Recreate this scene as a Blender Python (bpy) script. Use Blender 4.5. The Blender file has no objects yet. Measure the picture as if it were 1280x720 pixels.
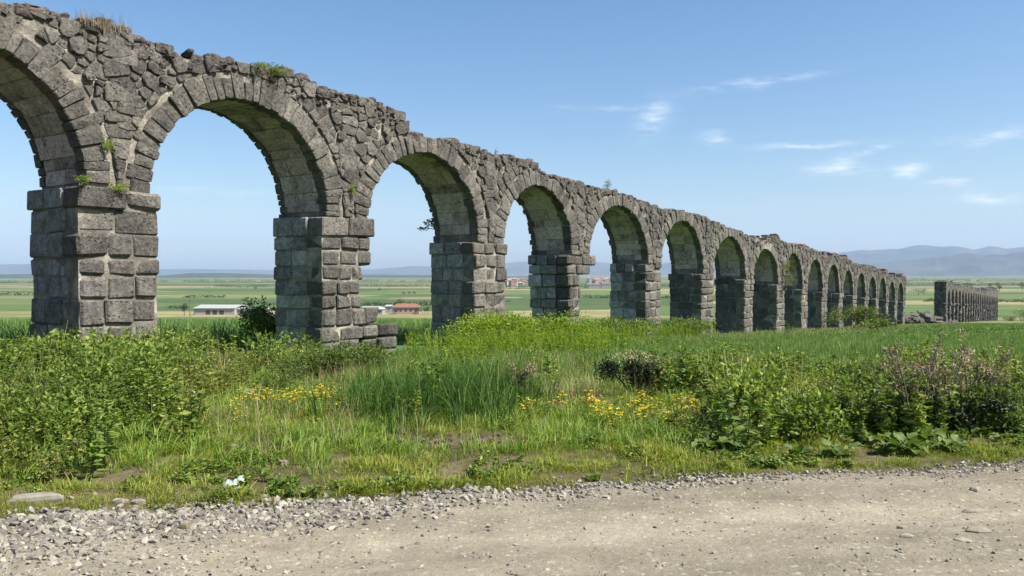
import bpy, math, random
import numpy as np
from mathutils import Vector, Matrix

random.seed(7)
RNG = np.random.default_rng(11)
R = math.radians
S = bpy.context.scene
C = S.collection

# ------------------------------------------------------------------ camera, sky, sun, exposure
EYE = 1.6
cam = bpy.data.cameras.new('camera')
cam_o = bpy.data.objects.new('camera', cam)
C.objects.link(cam_o)
cam.sensor_width = 36.0
cam.lens = 28.125
cam.clip_start = 0.05
cam.clip_end = 80000
cam_o.location = (0, 0, EYE)
cam_o.rotation_euler = (R(90 - 1.03), 0, 0)
S.camera = cam_o

SUN_H = Vector((0.92, -0.40, 0)).normalized()
SUN_EL = R(50)
SUN_DIR = Vector((SUN_H.x * math.cos(SUN_EL), SUN_H.y * math.cos(SUN_EL), math.sin(SUN_EL)))

W = bpy.data.worlds.new('World')
S.world = W
W.use_nodes = True


def build_world():
    nt = W.node_tree
    nt.nodes.clear()
    N, L = nt.nodes.new, nt.links.new

    def val(s, v):
        if isinstance(v, (int, float)):
            s.default_value = v
        else:
            L(v, s)

    def m(op, a, b=0.0, c=0.0):
        n = N('ShaderNodeMath')
        n.operation = op
        val(n.inputs[0], a)
        val(n.inputs[1], b)
        if op in ('MULTIPLY_ADD',):
            val(n.inputs[2], c)
        return n.outputs[0]
    out = N('ShaderNodeOutputWorld')
    bg = N('ShaderNodeBackground')
    bg.inputs[1].default_value = 0.07
    sky = N('ShaderNodeTexSky')
    sky.sky_type = 'NISHITA'
    sky.sun_disc = False
    sky.sun_elevation = SUN_EL
    sky.sun_rotation = math.atan2(SUN_H.x, SUN_H.y)
    sky.altitude = 0
    sky.air_density = 1.0
    sky.dust_density = 1.3
    sky.ozone_density = 1.0
    tc = N('ShaderNodeTexCoord')
    # thin cirrus: streaks of noise around a handful of places, all in real directions (azimuth, elevation)
    nz = N('ShaderNodeTexNoise')
    nz.inputs['Scale'].default_value = 22
    nz.inputs['Detail'].default_value = 6
    L(tc.outputs['Generated'], nz.inputs['Vector'])
    wob = N('ShaderNodeVectorMath')
    wob.operation = 'MULTIPLY_ADD'
    L(nz.outputs['Color'], wob.inputs[0])
    wob.inputs[1].default_value = (0.022, 0.022, 0.022)
    L(tc.outputs['Generated'], wob.inputs[2])
    sp = N('ShaderNodeSeparateXYZ')
    L(wob.outputs[0], sp.inputs[0])
    az = m('ARCTAN2', sp.outputs[0], sp.outputs[1])
    el = m('ARCSINE', sp.outputs[2])
    acc = None
    wisps = [(945, 103, 62, 4, 5, .35), (812, 148, 15, 20, -35, .42), (887, 173, 13, 7, -10, .6), (1000, 181, 46, 3, 0, .5),
             (1040, 213, 30, 6, -6, .65), (1125, 213, 15, 7, 5, 1.0), (1080, 187, 22, 3, 8, .5), (1188, 230, 22, 4, -5, .6),
             (1231, 248, 26, 5, 0, .95), (1240, 170, 40, 6, 4, .35), (760, 135, 50, 3, -3, .2), (270, 238, 70, 3, -3, .14),
             (1050, 205, 12, 12, 30, .25), (1430, 120, 60, 7, 6, .5), (1560, 220, 70, 6, 2, .6), (-250, 90, 80, 6, 4, .35),
             (1700, 60, 60, 9, -8, .5), (-420, 200, 60, 5, 3, .4)]
    for (px, py, a, b, rot, k) in wisps:
        dx, dz = (px - 640) / 1000, (342 - py) / 1000
        a0 = math.atan2(dx, 1) + .011
        e0 = math.atan2(dz, math.hypot(1, dx)) + .011
        cr, sr = math.cos(R(rot)), math.sin(R(rot))
        u = m('SUBTRACT', az, a0)
        v = m('SUBTRACT', el, e0)
        x1 = m('MULTIPLY', m('ADD', m('MULTIPLY', u, cr), m('MULTIPLY', v, sr)), 1000 / a)
        y1 = m('MULTIPLY', m('SUBTRACT', m('MULTIPLY', v, cr), m('MULTIPLY', u, sr)), 1000 / b)
        d = m('ADD', m('MULTIPLY', x1, x1), m('MULTIPLY', y1, y1))
        g = m('MULTIPLY', m('POWER', 2.718, m('MULTIPLY', d, -1.0)), k)
        acc = g if acc is None else m('ADD', acc, g)
    n2 = N('ShaderNodeTexNoise')
    n2.inputs['Scale'].default_value = 26
    n2.inputs['Detail'].default_value = 7
    n2.inputs['Roughness'].default_value = .65
    mp = N('ShaderNodeMapping')
    mp.inputs['Scale'].default_value = (1, 1, 5.5)
    mp.inputs['Rotation'].default_value = (.12, .1, 0)
    L(tc.outputs['Generated'], mp.inputs[0])
    L(mp.outputs[0], n2.inputs['Vector'])
    fac = m('MULTIPLY', m('POWER', acc, .8), m('MULTIPLY_ADD', n2.outputs['Fac'], 4.6, -1.75))
    fac = m('MINIMUM', m('MULTIPLY', m('MAXIMUM', fac, 0.0), .72), 0.7)
    mix = N('ShaderNodeMix')
    mix.data_type = 'RGBA'
    L(fac, mix.inputs['Factor'])
    hsv = N('ShaderNodeHueSaturation')
    hsv.inputs['Saturation'].default_value = 1.3
    L(sky.outputs[0], hsv.inputs['Color'])
    L(hsv.outputs[0], mix.inputs['A'])
    mix.inputs['B'].default_value = (8.4, 8.5, 8.6, 1)
    L(mix.outputs['Result'], bg.inputs[0])
    L(bg.outputs[0], out.inputs[0])


build_world()
sun = bpy.data.lights.new('sun', 'SUN')
sun.energy = 5.0
sun.angle = R(0.53)
sun.color = (1.0, 0.955, 0.88)
sun_o = bpy.data.objects.new('sun', sun)
C.objects.link(sun_o)
sun_o.rotation_euler = SUN_DIR.to_track_quat('Z', 'Y').to_euler()
sun_o.location = SUN_DIR * 50

S.view_settings.view_transform = 'Standard'
S.view_settings.look = 'None'
S.view_settings.gamma = 1
S.view_settings.exposure = 1.18
S.view_settings.use_curve_mapping = False
S.cycles.max_bounces = 6
S.cycles.diffuse_bounces = 3
S.cycles.glossy_bounces = 2
S.cycles.transmission_bounces = 4
S.cycles.transparent_max_bounces = 4
S.cycles.volume_bounces = 0
S.cycles.use_denoising = True


# ------------------------------------------------------------------ helpers
def lattice(ix, iy, seed):
    n = (ix * 374761393 + iy * 668265263 + seed * 974711) & 0x7fffffff
    n = ((n ^ (n >> 13)) * 1274126177) & 0x7fffffff
    return ((n ^ (n >> 16)) & 0xffff) / 65535.0


def vnoise(x, y, seed=0):
    x = np.asarray(x, float); y = np.asarray(y, float)
    ix = np.floor(x).astype(np.int64); iy = np.floor(y).astype(np.int64)
    fx = x - ix; fy = y - iy
    fx = fx * fx * (3 - 2 * fx); fy = fy * fy * (3 - 2 * fy)
    a = lattice(ix, iy, seed); b = lattice(ix + 1, iy, seed)
    c = lattice(ix, iy + 1, seed); d = lattice(ix + 1, iy + 1, seed)
    return (a * (1 - fx) + b * fx) * (1 - fy) + (c * (1 - fx) + d * fx) * fy


def fbm(x, y, seed=0, o=4):
    s = 0; k = 1; t = 0
    for i in range(o):
        s = s + k * vnoise(np.asarray(x) * 2 ** i, np.asarray(y) * 2 ** i, seed + i * 17)
        t += k; k *= .5
    return s / t


def edge_y(x):
    """where the grass meets the road"""
    return 6.02 + .21 * np.asarray(x) + .10 * (vnoise(np.asarray(x) * .9, 0, 5) - .5) + .10 * (vnoise(np.asarray(x) * 3.1, 0, 6) - .5)


PLAIN = -23.0


def ground_z(x, y):
    x = np.asarray(x, float); y = np.asarray(y, float)
    q = np.clip((y - 11) / 3, -30, 1e6)
    s = np.where(q > 30, q, np.log1p(np.exp(np.minimum(q, 30)))) * 3 * .055
    k = 1.5
    z = k * np.log1p(np.exp(np.clip((s + PLAIN) / k, -40, 40))) - np.minimum(s, 40 * k - PLAIN)          # runs out on the plain
    near = np.exp(-(np.maximum(np.abs(y) - 10, 0) / 40) ** 2) * np.clip((y - edge_y(x)) / 2.0, 0, 1)
    z = z + near * .16 * (fbm(x * .35, y * .35, 3) - .5)
    z = z + .22 * np.exp(-((x + 6.2) / 2.2) ** 2 - ((y - 10.5) / 2.8) ** 2)
    z = z - .05 * np.clip(1 - (y - edge_y(x) + .15) / .3, 0, 1)
    return z - .14 * np.clip((edge_y(x) - .25 - y) / .25, 0, 1) * (y > edge_y(x) - 8.6)


def gz(x, y):
    return float(ground_z(x, y))


def px2ground(px, py, lift=0.0):
    """a spot on the ground seen at a point of the photograph"""
    dx, dz = (px - 640) / 1000., (342 - py) / 1000.
    lo, hi = 2.0, 900.0
    for _ in range(60):
        mid = (lo + hi) / 2
        if EYE + dz * mid > gz(dx * mid, mid) + lift:
            lo = mid
        else:
            hi = mid
    return dx * lo, lo


class Geo:
    def __init__(self):
        self.v = []; self.f = []; self.a = []; self.m = []; self.n = 0

    def add(self, verts, faces, val=None, mat=0):
        verts = np.asarray(verts, float).reshape(-1, 3)
        o = self.n
        self.v.append(verts)
        self.f.extend([tuple(int(i) + o for i in f) for f in faces])
        k = len(verts)
        self.a.append(np.full(k, random.random() if val is None else val) if np.ndim(val) == 0 else np.asarray(val))
        self.m.extend([mat] * len(faces))
        self.n += k

    def leaves(self, base, dirn, side, length, width, val, mat=0, fold=.15):
        """many diamond leaves at once"""
        base = np.asarray(base); n = len(base)
        if n == 0:
            return
        length = np.broadcast_to(length, n)[:, None]; width = np.broadcast_to(width, n)[:, None]
        nrm = np.cross(dirn, side)
        mid = base + dirn * length * .45 + nrm * width * fold
        v = np.stack([base, mid + side * width * .5 - nrm * width * fold * 2, base + dirn * length, mid - side * width * .5 - nrm * width * fold * 2], 1).reshape(-1, 3)
        f = np.arange(n * 4).reshape(n, 4) + self.n
        tri = np.concatenate([f[:, [0, 1, 2]], f[:, [0, 2, 3]]])
        self.v.append(v); self.f.extend(map(tuple, tri.tolist()))
        self.a.append(np.repeat(np.broadcast_to(val, n), 4)); self.m.extend([mat] * (2 * n)); self.n += 4 * n

    def blade(self, p, h, w, az, lean, val, segs=3, mat=0, droop=1.0):
        d = np.array([math.cos(az), math.sin(az), 0]); s = np.array([-math.sin(az + .4), math.cos(az + .4), 0])
        pts = []
        for i in range(segs + 1):
            k = i / segs
            c = np.array(p) + d * lean * h * k ** 2 + np.array([0, 0, h * (k - .35 * lean * droop * k ** 3)])
            ww = w * (1 - .85 * k ** 1.5) * .5
            pts.append(c - s * ww); pts.append(c + s * ww)
        faces = [(2 * i, 2 * i + 1, 2 * i + 3, 2 * i + 2) for i in range(segs)]
        self.add(pts, faces, val, mat)

    def tube(self, pts, rad, n=5, val=None, mat=0):
        pts = [np.array(p, float) for p in pts]
        vs = []
        for i, p in enumerate(pts):
            a = pts[max(i - 1, 0)]; b = pts[min(i + 1, len(pts) - 1)]
            t = b - a; t /= (np.linalg.norm(t) + 1e-9)
            r = np.cross(t, [0, 0, 1] if abs(t[2]) < .9 else [1, 0, 0]); r /= np.linalg.norm(r)
            q = np.cross(t, r)
            rr = rad[i] if hasattr(rad, '__len__') else rad
            for k in range(n):
                an = 2 * math.pi * k / n
                vs.append(p + rr * (math.cos(an) * r + math.sin(an) * q))
        fs = []
        for i in range(len(pts) - 1):
            for k in range(n):
                fs.append((i * n + k, i * n + (k + 1) % n, (i + 1) * n + (k + 1) % n, (i + 1) * n + k))
        fs.append(tuple(range(n - 1, -1, -1)))
        fs.append(tuple(range((len(pts) - 1) * n, len(pts) * n)))
        self.add(vs, fs, val, mat)

    def box(self, x0, x1, y0, y1, z0, z1, mat=0):
        v = [(x, y, z) for x in (x0, x1) for y in (y0, y1) for z in (z0, z1)]
        self.add(v, [(0, 1, 3, 2), (4, 6, 7, 5), (0, 4, 5, 1), (2, 3, 7, 6), (0, 2, 6, 4), (1, 5, 7, 3)], 0.5, mat)

    def mesh(self, name, mats, smooth=False):
        me = bpy.data.meshes.new(name)
        v = np.concatenate(self.v) if self.v else np.zeros((0, 3))
        me.from_pydata(v.tolist(), [], self.f)
        at = me.attributes.new('v', 'FLOAT', 'POINT')
        at.data.foreach_set('value', np.concatenate(self.a).astype(np.float32) if self.a else np.zeros(0, np.float32))
        for mm in (mats if isinstance(mats, (list, tuple)) else [mats]):
            me.materials.append(mm)
        me.polygons.foreach_set('material_index', np.array(self.m, np.int32))
        if smooth:
            me.polygons.foreach_set('use_smooth', np.ones(len(self.f), bool))
        me.update()
        return me

    def build(self, name, mats, parent=None, smooth=False):
        o = bpy.data.objects.new(name, self.mesh(name, mats, smooth))
        C.objects.link(o)
        o.parent = parent
        return o


def tag(o, label=None, cat=None, group=None, kind=None):
    if label: o['label'] = label
    if cat: o['category'] = cat
    if group: o['group'] = group
    if kind: o['kind'] = kind
    return o


def empty(name, loc, rz=0):
    o = bpy.data.objects.new(name, None)
    o.empty_display_size = .3
    C.objects.link(o)
    o.location = loc
    o.rotation_euler = (0, 0, rz)
    return o


# ------------------------------------------------------------------ materials
class MT:
    def __init__(self, name):
        self.m = bpy.data.materials.new(name)
        self.m.use_nodes = True
        self.nt = self.m.node_tree
        self.b = self.nt.nodes['Principled BSDF']
        self.out = self.nt.nodes['Material Output']

    def n(self, t, **kw):
        x = self.nt.nodes.new(t)
        for k, v in kw.items():
            if hasattr(x, k) and k not in ('Scale',):
                setattr(x, k, v)
        return x

    def l(self, a, b):
        self.nt.links.new(a, b)

    def noise(self, vec, scale, detail=4, rough=.55, dist=0):
        x = self.n('ShaderNodeTexNoise')
        x.inputs['Scale'].default_value = scale; x.inputs['Detail'].default_value = detail
        x.inputs['Roughness'].default_value = rough; x.inputs['Distortion'].default_value = dist
        if vec is not None: self.l(vec, x.inputs['Vector'])
        return x

    def ramp(self, fac, stops, interp='LINEAR'):
        x = self.n('ShaderNodeValToRGB')
        x.color_ramp.interpolation = interp
        e = x.color_ramp.elements
        while len(e) < len(stops): e.new(0.5)
        for i, (p, c) in enumerate(stops):
            e[i].position = p
            e[i].color = (c, c, c, 1) if isinstance(c, (int, float)) else (*c, 1)
        self.l(fac, x.inputs[0])
        return x.outputs[0]

    def mix(self, fac, a, b, mode='MIX'):
        x = self.n('ShaderNodeMix')
        x.data_type = 'RGBA'; x.blend_type = mode
        for s, v in ((x.inputs['Factor'], fac), (x.inputs['A'], a), (x.inputs['B'], b)):
            if isinstance(v, (int, float)): s.default_value = v
            elif isinstance(v, tuple): s.default_value = (*v, 1)
            else: self.l(v, s)
        return x.outputs['Result']

    def math(self, op, a, b=0.0):
        x = self.n('ShaderNodeMath'); x.operation = op
        for s, v in ((x.inputs[0], a), (x.inputs[1], b)):
            if isinstance(v, (int, float)): s.default_value = v
            else: self.l(v, s)
        return x.outputs[0]

    def bump(self, h, strength=.5, dist=.02, normal=None):
        x = self.n('ShaderNodeBump')
        x.inputs['Strength'].default_value = strength; x.inputs['Distance'].default_value = dist
        self.l(h, x.inputs['Height'])
        if normal is not None: self.l(normal, x.inputs['Normal'])
        return x.outputs[0]

    def pos(self):
        return self.n('ShaderNodeNewGeometry').outputs['Position']

    def done(self, col=None, rough=.9, normal=None, spec=.25):
        if col is not None:
            if isinstance(col, tuple): self.b.inputs['Base Color'].default_value = (*col, 1)
            else: self.l(col, self.b.inputs['Base Color'])
        if isinstance(rough, (int, float)): self.b.inputs['Roughness'].default_value = rough
        else: self.l(rough, self.b.inputs['Roughness'])
        self.b.inputs['Specular IOR Level'].default_value = spec
        if normal is not None: self.l(normal, self.b.inputs['Normal'])
        return self.m


def stone_mat(name, dark, mid, light, pit=.6, lich=.25, warm=(.15, .135, .11)):
    t = MT(name)
    p = t.pos()
    rnd = t.n('ShaderNodeObjectInfo').outputs['Random']
    at = t.n('ShaderNodeAttribute'); at.attribute_name = 'v'
    big = t.noise(p, .9, 4).outputs['Fac']
    medn = t.noise(p, 5.5, 5, .65).outputs['Fac']
    fine = t.noise(p, 17, 6, .8).outputs['Fac']
    base = t.ramp(t.math('ADD', t.math('MULTIPLY', medn, .62), t.math('MULTIPLY', t.math('ADD', at.outputs['Fac'], rnd), .19)), [(.25, dark), (.5, mid), (.78, light)])
    base = t.mix(t.ramp(big, [(.45, 0.0), (.72, .55)]), base, warm)
    lic = t.ramp(t.noise(p, 13, 6, .7, .5).outputs['Fac'], [(.57, 0.0), (.68, lich)])
    base = t.mix(lic, base, (.30, .285, .24))
    vor = t.n('ShaderNodeTexVoronoi'); vor.inputs['Scale'].default_value = 13
    t.l(t.mix(.12, p, t.noise(p, 9, 3).outputs['Color']), vor.inputs['Vector'])
    pits = t.ramp(vor.outputs['Distance'], [(.08, 0.0), (.34, 1.0)])
    pitmask = t.ramp(t.noise(p, 3.1, 3).outputs['Fac'], [(.42, 0.0), (.6, 1.0)])
    pitv = t.mix(pitmask, (1, 1, 1), pits)
    base = t.mix(t.math('MULTIPLY', t.math('SUBTRACT', 1.0, pitv), .6), base, (.022, .020, .019))
    base = t.mix(.75, base, t.ramp(fine, [(.32, .35), (.52, 1.0), (.68, 1.9)]), 'MULTIPLY')
    stm = t.n('ShaderNodeMapping'); stm.inputs['Scale'].default_value = (2.6, 2.6, .38); t.l(p, stm.inputs[0])
    st = t.noise(stm.outputs[0], 1.0, 6, .65).outputs['Fac']
    base = t.mix(t.ramp(st, [(.56, 0.0), (.70, .55)]), base, t.mix(1.0, base, (.38, .38, .40), 'MULTIPLY'))
    base = t.mix(t.ramp(st, [(.26, .42), (.40, 0.0)]), base, (.27, .26, .225))
    n1 = t.bump(medn, .9, .08)
    n2 = t.bump(pitv, pit * 1.5, .06, n1)
    n3 = t.bump(fine, .8, .03, n2)
    return t.done(base, .93, n3, .2)


M = {}
M['stone'] = stone_mat('basalt_stone', (.038, .035, .032), (.096, .088, .077), (.205, .188, .162))
M['stone_top'] = stone_mat('rubble_stone', (.032, .030, .030), (.075, .068, .063), (.17, .15, .13), lich=.35, warm=(.13, .085, .065))
M['soffit'] = stone_mat('limewashed_ambient_stone', (.085, .07, .066), (.40, .325, .30), (.68, .58, .53), pit=.5, lich=.55, warm=(.56, .45, .39))  # pale plaster, with ambient light added and green bounce countered in the colour
M['revealstone'] = stone_mat('pale_ambient_stone', (.06, .059, .06), (.20, .196, .192), (.46, .45, .43), pit=.3, lich=.45, warm=(.34, .32, .29))  # paler inner blocks, raised further so the colour carries bright ambient light
M['shadereveal'] = stone_mat('shade_darkened_stone', (.032, .031, .033), (.10, .097, .096), (.25, .24, .225), pit=.3, lich=.35, warm=(.17, .162, .148))  # deep shade on the far inner faces, put into the stone colour


def mortar_mat():
    t = MT('lime_mortar')
    p = t.pos()
    a = t.noise(p, 2.2, 5, .6).outputs['Fac']
    b = t.noise(p, 16, 5, .7).outputs['Fac']
    col = t.ramp(a, [(.3, (.10, .092, .078)), (.48, (.17, .154, .125)), (.68, (.36, .33, .27))])
    col = t.mix(.6, col, t.ramp(b, [(.3, .45), (.65, 1.2)]), 'MULTIPLY')
    return t.done(col, .95, t.bump(b, .9, .04, t.bump(a, .6, .08)), .15)


M['mortar'] = mortar_mat()


def far_masonry_mat():
    t = MT('distant_masonry')
    p = t.pos()
    v = t.n('ShaderNodeTexVoronoi'); v.inputs['Scale'].default_value = 2.2
    t.l(p, v.inputs['Vector'])
    sep = t.n('ShaderNodeSeparateColor'); t.l(v.outputs['Color'], sep.inputs[0])
    col = t.ramp(sep.outputs[0], [(0, (.04, .038, .036)), (.5, (.09, .083, .073)), (1, (.175, .158, .135))])
    v2 = t.n('ShaderNodeTexVoronoi'); v2.feature = 'DISTANCE_TO_EDGE'; v2.inputs['Scale'].default_value = 2.2
    t.l(p, v2.inputs['Vector'])
    return t.done(col, .95, t.bump(t.ramp(v2.outputs['Distance'], [(0, 0.0), (.12, 1.0)]), 1, .08), .15)


M['far_masonry'] = far_masonry_mat()


FRESH = {'verge_grass_blade': 1.2, 'meadow_grass_blade': 1.25, 'weed_leaf': 1.15, 'pale_weed_leaf': 1.02, 'shrub_leaf': 1.15, 'lime_green_leaf': 1.1, 'burdock_leaf': .95, 'young_wheat_blade': 1.3, 'corn_leaf': 1.1, 'tall_grass_blade': 1.1}


def leaf_mat(name, c0, c1, c2=None, trans=.36, rough=.6):
    if name in FRESH:
        c0, c1, c2 = [c and (c[0] * FRESH[name] * 1.06, c[1] * FRESH[name], c[2] * FRESH[name]) for c in (c0, c1, c2)]
    t = MT(name)
    at = t.n('ShaderNodeAttribute'); at.attribute_name = 'v'
    rnd = t.n('ShaderNodeObjectInfo').outputs['Random']
    p = t.pos()
    patch = t.noise(p, .8, 3).outputs['Fac']
    f = t.math('ADD', t.math('MULTIPLY', at.outputs['Fac'], .5), t.math('ADD', t.math('MULTIPLY', rnd, .2), t.math('MULTIPLY', patch, .3)))
    stops = [(.2, c0), (.62, c1)] + ([(.9, c2)] if c2 else [])
    col = t.ramp(f, stops)
    t.done(col, rough, None, .35)
    tr = t.n('ShaderNodeBsdfTranslucent')
    t.l(t.mix(1.0, col, (1.25, 1.35, .6), 'MULTIPLY'), tr.inputs['Color'])
    mx = t.n('ShaderNodeMixShader'); mx.inputs[0].default_value = trans
    t.l(t.b.outputs[0], mx.inputs[1]); t.l(tr.outputs[0], mx.inputs[2]); t.l(mx.outputs[0], t.out.inputs['Surface'])
    return t.m


M['lawn'] = leaf_mat('verge_grass_blade', (.085, .13, .013), (.18, .215, .024), (.32, .27, .08))
M['grass'] = leaf_mat('meadow_grass_blade', (.055, .115, .014), (.13, .205, .026), (.25, .27, .06))
M['tall'] = leaf_mat('tall_grass_blade', (.024, .066, .010), (.06, .125, .018), (.15, .20, .05), trans=.38, rough=.8)
M['weed'] = leaf_mat('weed_leaf', (.04, .082, .012), (.13, .19, .026), (.32, .35, .09))
M['weed2'] = leaf_mat('pale_weed_leaf', (.07, .10, .018), (.19, .215, .045), (.38, .37, .13))
M['lime'] = leaf_mat('lime_green_leaf', (.085, .15, .011), (.17, .25, .016), (.26, .33, .04), trans=.4)
M['bushleaf'] = leaf_mat('shrub_leaf', (.024, .048, .008), (.085, .13, .02), (.25, .27, .06))
M['darkbush'] = leaf_mat('dark_shrub_leaf', (.012, .024, .007), (.028, .045, .012), (.07, .085, .03), trans=.12)
M['dry'] = leaf_mat('dry_straw', (.17, .125, .065), (.30, .235, .13), (.42, .35, .22), trans=.2)
M['drybrown'] = leaf_mat('dry_thistle', (.11, .088, .045), (.24, .20, .11), (.40, .35, .21), trans=.15)
M['russet'] = leaf_mat('russet_seedhead', (.20, .12, .06), (.30, .20, .11), (.38, .29, .18), trans=.2)
M['flower'] = leaf_mat('yellow_petal', (.55, .40, .015), (.70, .55, .02), (.75, .65, .06), trans=.3)
M['burdock'] = leaf_mat('burdock_leaf', (.05, .095, .018), (.105, .165, .032), (.20, .25, .075), trans=.35, rough=.62)
M['corn'] = leaf_mat('corn_leaf', (.045, .10, .02), (.09, .165, .036), (.17, .23, .07), trans=.38)
M['wheat'] = leaf_mat('young_wheat_blade', (.04, .085, .014), (.075, .13, .022), (.14, .185, .045), trans=.3)
M['twig'] = leaf_mat('grey_twig', (.09, .075, .055), (.16, .135, .10), trans=.0)
M['treeleaf'] = leaf_mat('tree_leaf', (.022, .048, .014), (.048, .085, .024), (.085, .12, .035), trans=.2)


def ground_mat():
    t = MT('ground_soil_and_fields')
    p = t.pos()
    sep = t.n('ShaderNodeSeparateXYZ'); t.l(p, sep.inputs[0])
    a = t.noise(p, .55, 5, .6).outputs['Fac']
    b = t.noise(p, 9, 5, .7).outputs['Fac']
    near = t.ramp(a, [(.35, (.05, .055, .02)), (.5, (.085, .075, .035)), (.64, (.13, .105, .065))])
    near = t.mix(.6, near, t.ramp(b, [(.3, .4), (.7, 1.3)]), 'MULTIPLY')
    # bare patch of dug earth in the verge
    d = t.n('ShaderNodeVectorMath'); d.operation = 'DISTANCE'
    sc = t.n('ShaderNodeVectorMath'); sc.operation = 'MULTIPLY'; sc.inputs[1].default_value = (.75, 1.3, 0)
    t.l(p, sc.inputs[0]); t.l(sc.outputs[0], d.inputs[0])
    d.inputs[1].default_value = (-.58 * .75, 7.85 * 1.3, 0)
    soil = t.ramp(t.math('ADD', d.outputs['Value'], t.math('MULTIPLY', b, .5)), [(.45, 1.0), (.85, 0.0)])
    near = t.mix(soil, near, t.mix(b, (.055, .042, .03), (.16, .12, .085)))
    # patchwork of fields on the plain
    rot = t.n('ShaderNodeMapping'); rot.inputs['Rotation'].default_value = (0, 0, .09); rot.inputs['Scale'].default_value = (1 / 330., 1 / 95., 0)
    t.l(p, rot.inputs[0])
    wob = t.noise(p, .0016, 2).outputs['Color']
    vv = t.n('ShaderNodeVectorMath'); vv.operation = 'MULTIPLY_ADD'; vv.inputs[1].default_value = (.6, .6, 0)
    t.l(wob, vv.inputs[0]); t.l(rot.outputs[0], vv.inputs[2])
    vor = t.n('ShaderNodeTexVoronoi'); vor.inputs['Scale'].default_value = 1.0; vor.distance = 'CHEBYCHEV'; vor.inputs['Randomness'].default_value = .8
    t.l(vv.outputs[0], vor.inputs['Vector'])
    cs = t.n('ShaderNodeSeparateColor'); t.l(vor.outputs['Color'], cs.inputs[0])
    fields = t.ramp(cs.outputs[0], [(0, (.055, .085, .028)), (.2, (.095, .125, .04)), (.36, (.15, .155, .06)), (.5, (.06, .095, .03)),
                                    (.62, (.20, .18, .085)), (.72, (.075, .115, .035)), (.84, (.20, .15, .095)), (.93, (.11, .13, .05))], 'CONSTANT')
    vor2 = t.n('ShaderNodeTexVoronoi'); vor2.distance = 'CHEBYCHEV'; vor2.inputs['Randomness'].default_value = .9
    rot2 = t.n('ShaderNodeMapping'); rot2.inputs['Rotation'].default_value = (0, 0, -.05); rot2.inputs['Scale'].default_value = (1 / 260., 1 / 55., 0); t.l(p, rot2.inputs[0])
    t.l(rot2.outputs[0], vor2.inputs['Vector'])
    c2 = t.n('ShaderNodeSeparateColor'); t.l(vor2.outputs['Color'], c2.inputs[0])
    fields = t.mix(1.0, fields, t.ramp(c2.outputs[1], [(0, (.82, .86, .8)), (.5, (1, 1, 1)), (1, (1.22, 1.12, 1.1))]), 'MULTIPLY')
    fields = t.mix(.5, fields, t.ramp(t.noise(p, .05, 5, .6).outputs['Fac'], [(.3, .72), (.7, 1.2)]), 'MULTIPLY')
    f = t.ramp(t.math('MULTIPLY', sep.outputs[1], 1 / 400.), [(.30, 0.0), (.42, 1.0)])
    # green crop between the two, its own colour
    crop = t.mix(t.noise(p, .7, 5).outputs['Fac'], (.035, .09, .02), (.09, .16, .04))
    fc = t.ramp(t.math('MULTIPLY', sep.outputs[1], 1 / 100.), [(.14, 0.0), (.20, 1.0)])
    near = t.mix(fc, near, crop)
    col = t.mix(f, near, fields)
    return t.done(col, .95, t.bump(b, .8, .05), .1)


M['ground'] = ground_mat()


def road_mat():
    t = MT('pale_dirt_road')
    p = t.pos()
    st = t.n('ShaderNodeMapping'); st.inputs['Rotation'].default_value = (0, 0, -.207); st.inputs['Scale'].default_value = (.35, 1.6, 1); t.l(p, st.inputs[0])
    tr = t.noise(st.outputs[0], 1.3, 5, .6).outputs['Fac']
    a = t.noise(p, 1.7, 6, .65).outputs['Fac']
    b = t.noise(p, 30, 5, .75).outputs['Fac']
    g = t.noise(p, 140, 3, .7).outputs['Fac']
    col = t.ramp(t.math('ADD', t.math('MULTIPLY', tr, .62), t.math('MULTIPLY', a, .38)), [(.33, (.158, .138, .100)), (.5, (.222, .195, .143)), (.66, (.28, .249, .188))])
    sx = t.n('ShaderNodeSeparateXYZ'); t.l(p, sx.inputs[0])
    q = t.math('ADD', t.math('SUBTRACT', t.math('MULTIPLY', sx.outputs[0], .21), sx.outputs[1]), t.math('MULTIPLY', a, .5))
    band = t.ramp(t.math('MULTIPLY', t.math('ADD', q, 6.0), .2), [(.05, .84), (.16, .86), (.24, 1.14), (.33, 1.04), (.44, .82), (.54, 1.12), (.64, 1.06), (.8, .86)])
    col = t.mix(1.0, col, band, 'MULTIPLY')
    col = t.mix(.55, col, t.ramp(b, [(.3, .55), (.62, 1.15)]), 'MULTIPLY')
    v = t.n('ShaderNodeTexVoronoi'); v.inputs['Scale'].default_value = 45; t.l(p, v.inputs['Vector'])
    cs = t.n('ShaderNodeSeparateColor'); t.l(v.outputs['Color'], cs.inputs[0])
    chips = t.ramp(cs.outputs[0], [(.90, 0.0), (.93, 1.0)])
    col = t.mix(t.math('MULTIPLY', chips, .4), col, t.mix(cs.outputs[1], (.16, .145, .125), (.5, .47, .41)))
    n = t.bump(a, .5, .05); n = t.bump(b, .8, .018, n); n = t.bump(g, .6, .006, n)
    return t.done(col, .95, n, .12)


M['road'] = road_mat()


def gravel_mat():
    t = MT('crushed_gravel')
    p = t.pos()
    rnd = t.n('ShaderNodeObjectInfo').outputs['Random']
    b = t.noise(p, 60, 4, .7).outputs['Fac']
    col = t.ramp(rnd, [(0, (.115, .106, .094)), (.4, (.185, .170, .142)), (.75, (.235, .215, .173)), (1, (.33, .305, .25))])
    col = t.mix(.5, col, t.ramp(b, [(.3, .6), (.7, 1.2)]), 'MULTIPLY')
    return t.done(col, .9, t.bump(b, .5, .006), .2)


M['gravel'] = gravel_mat()


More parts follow.
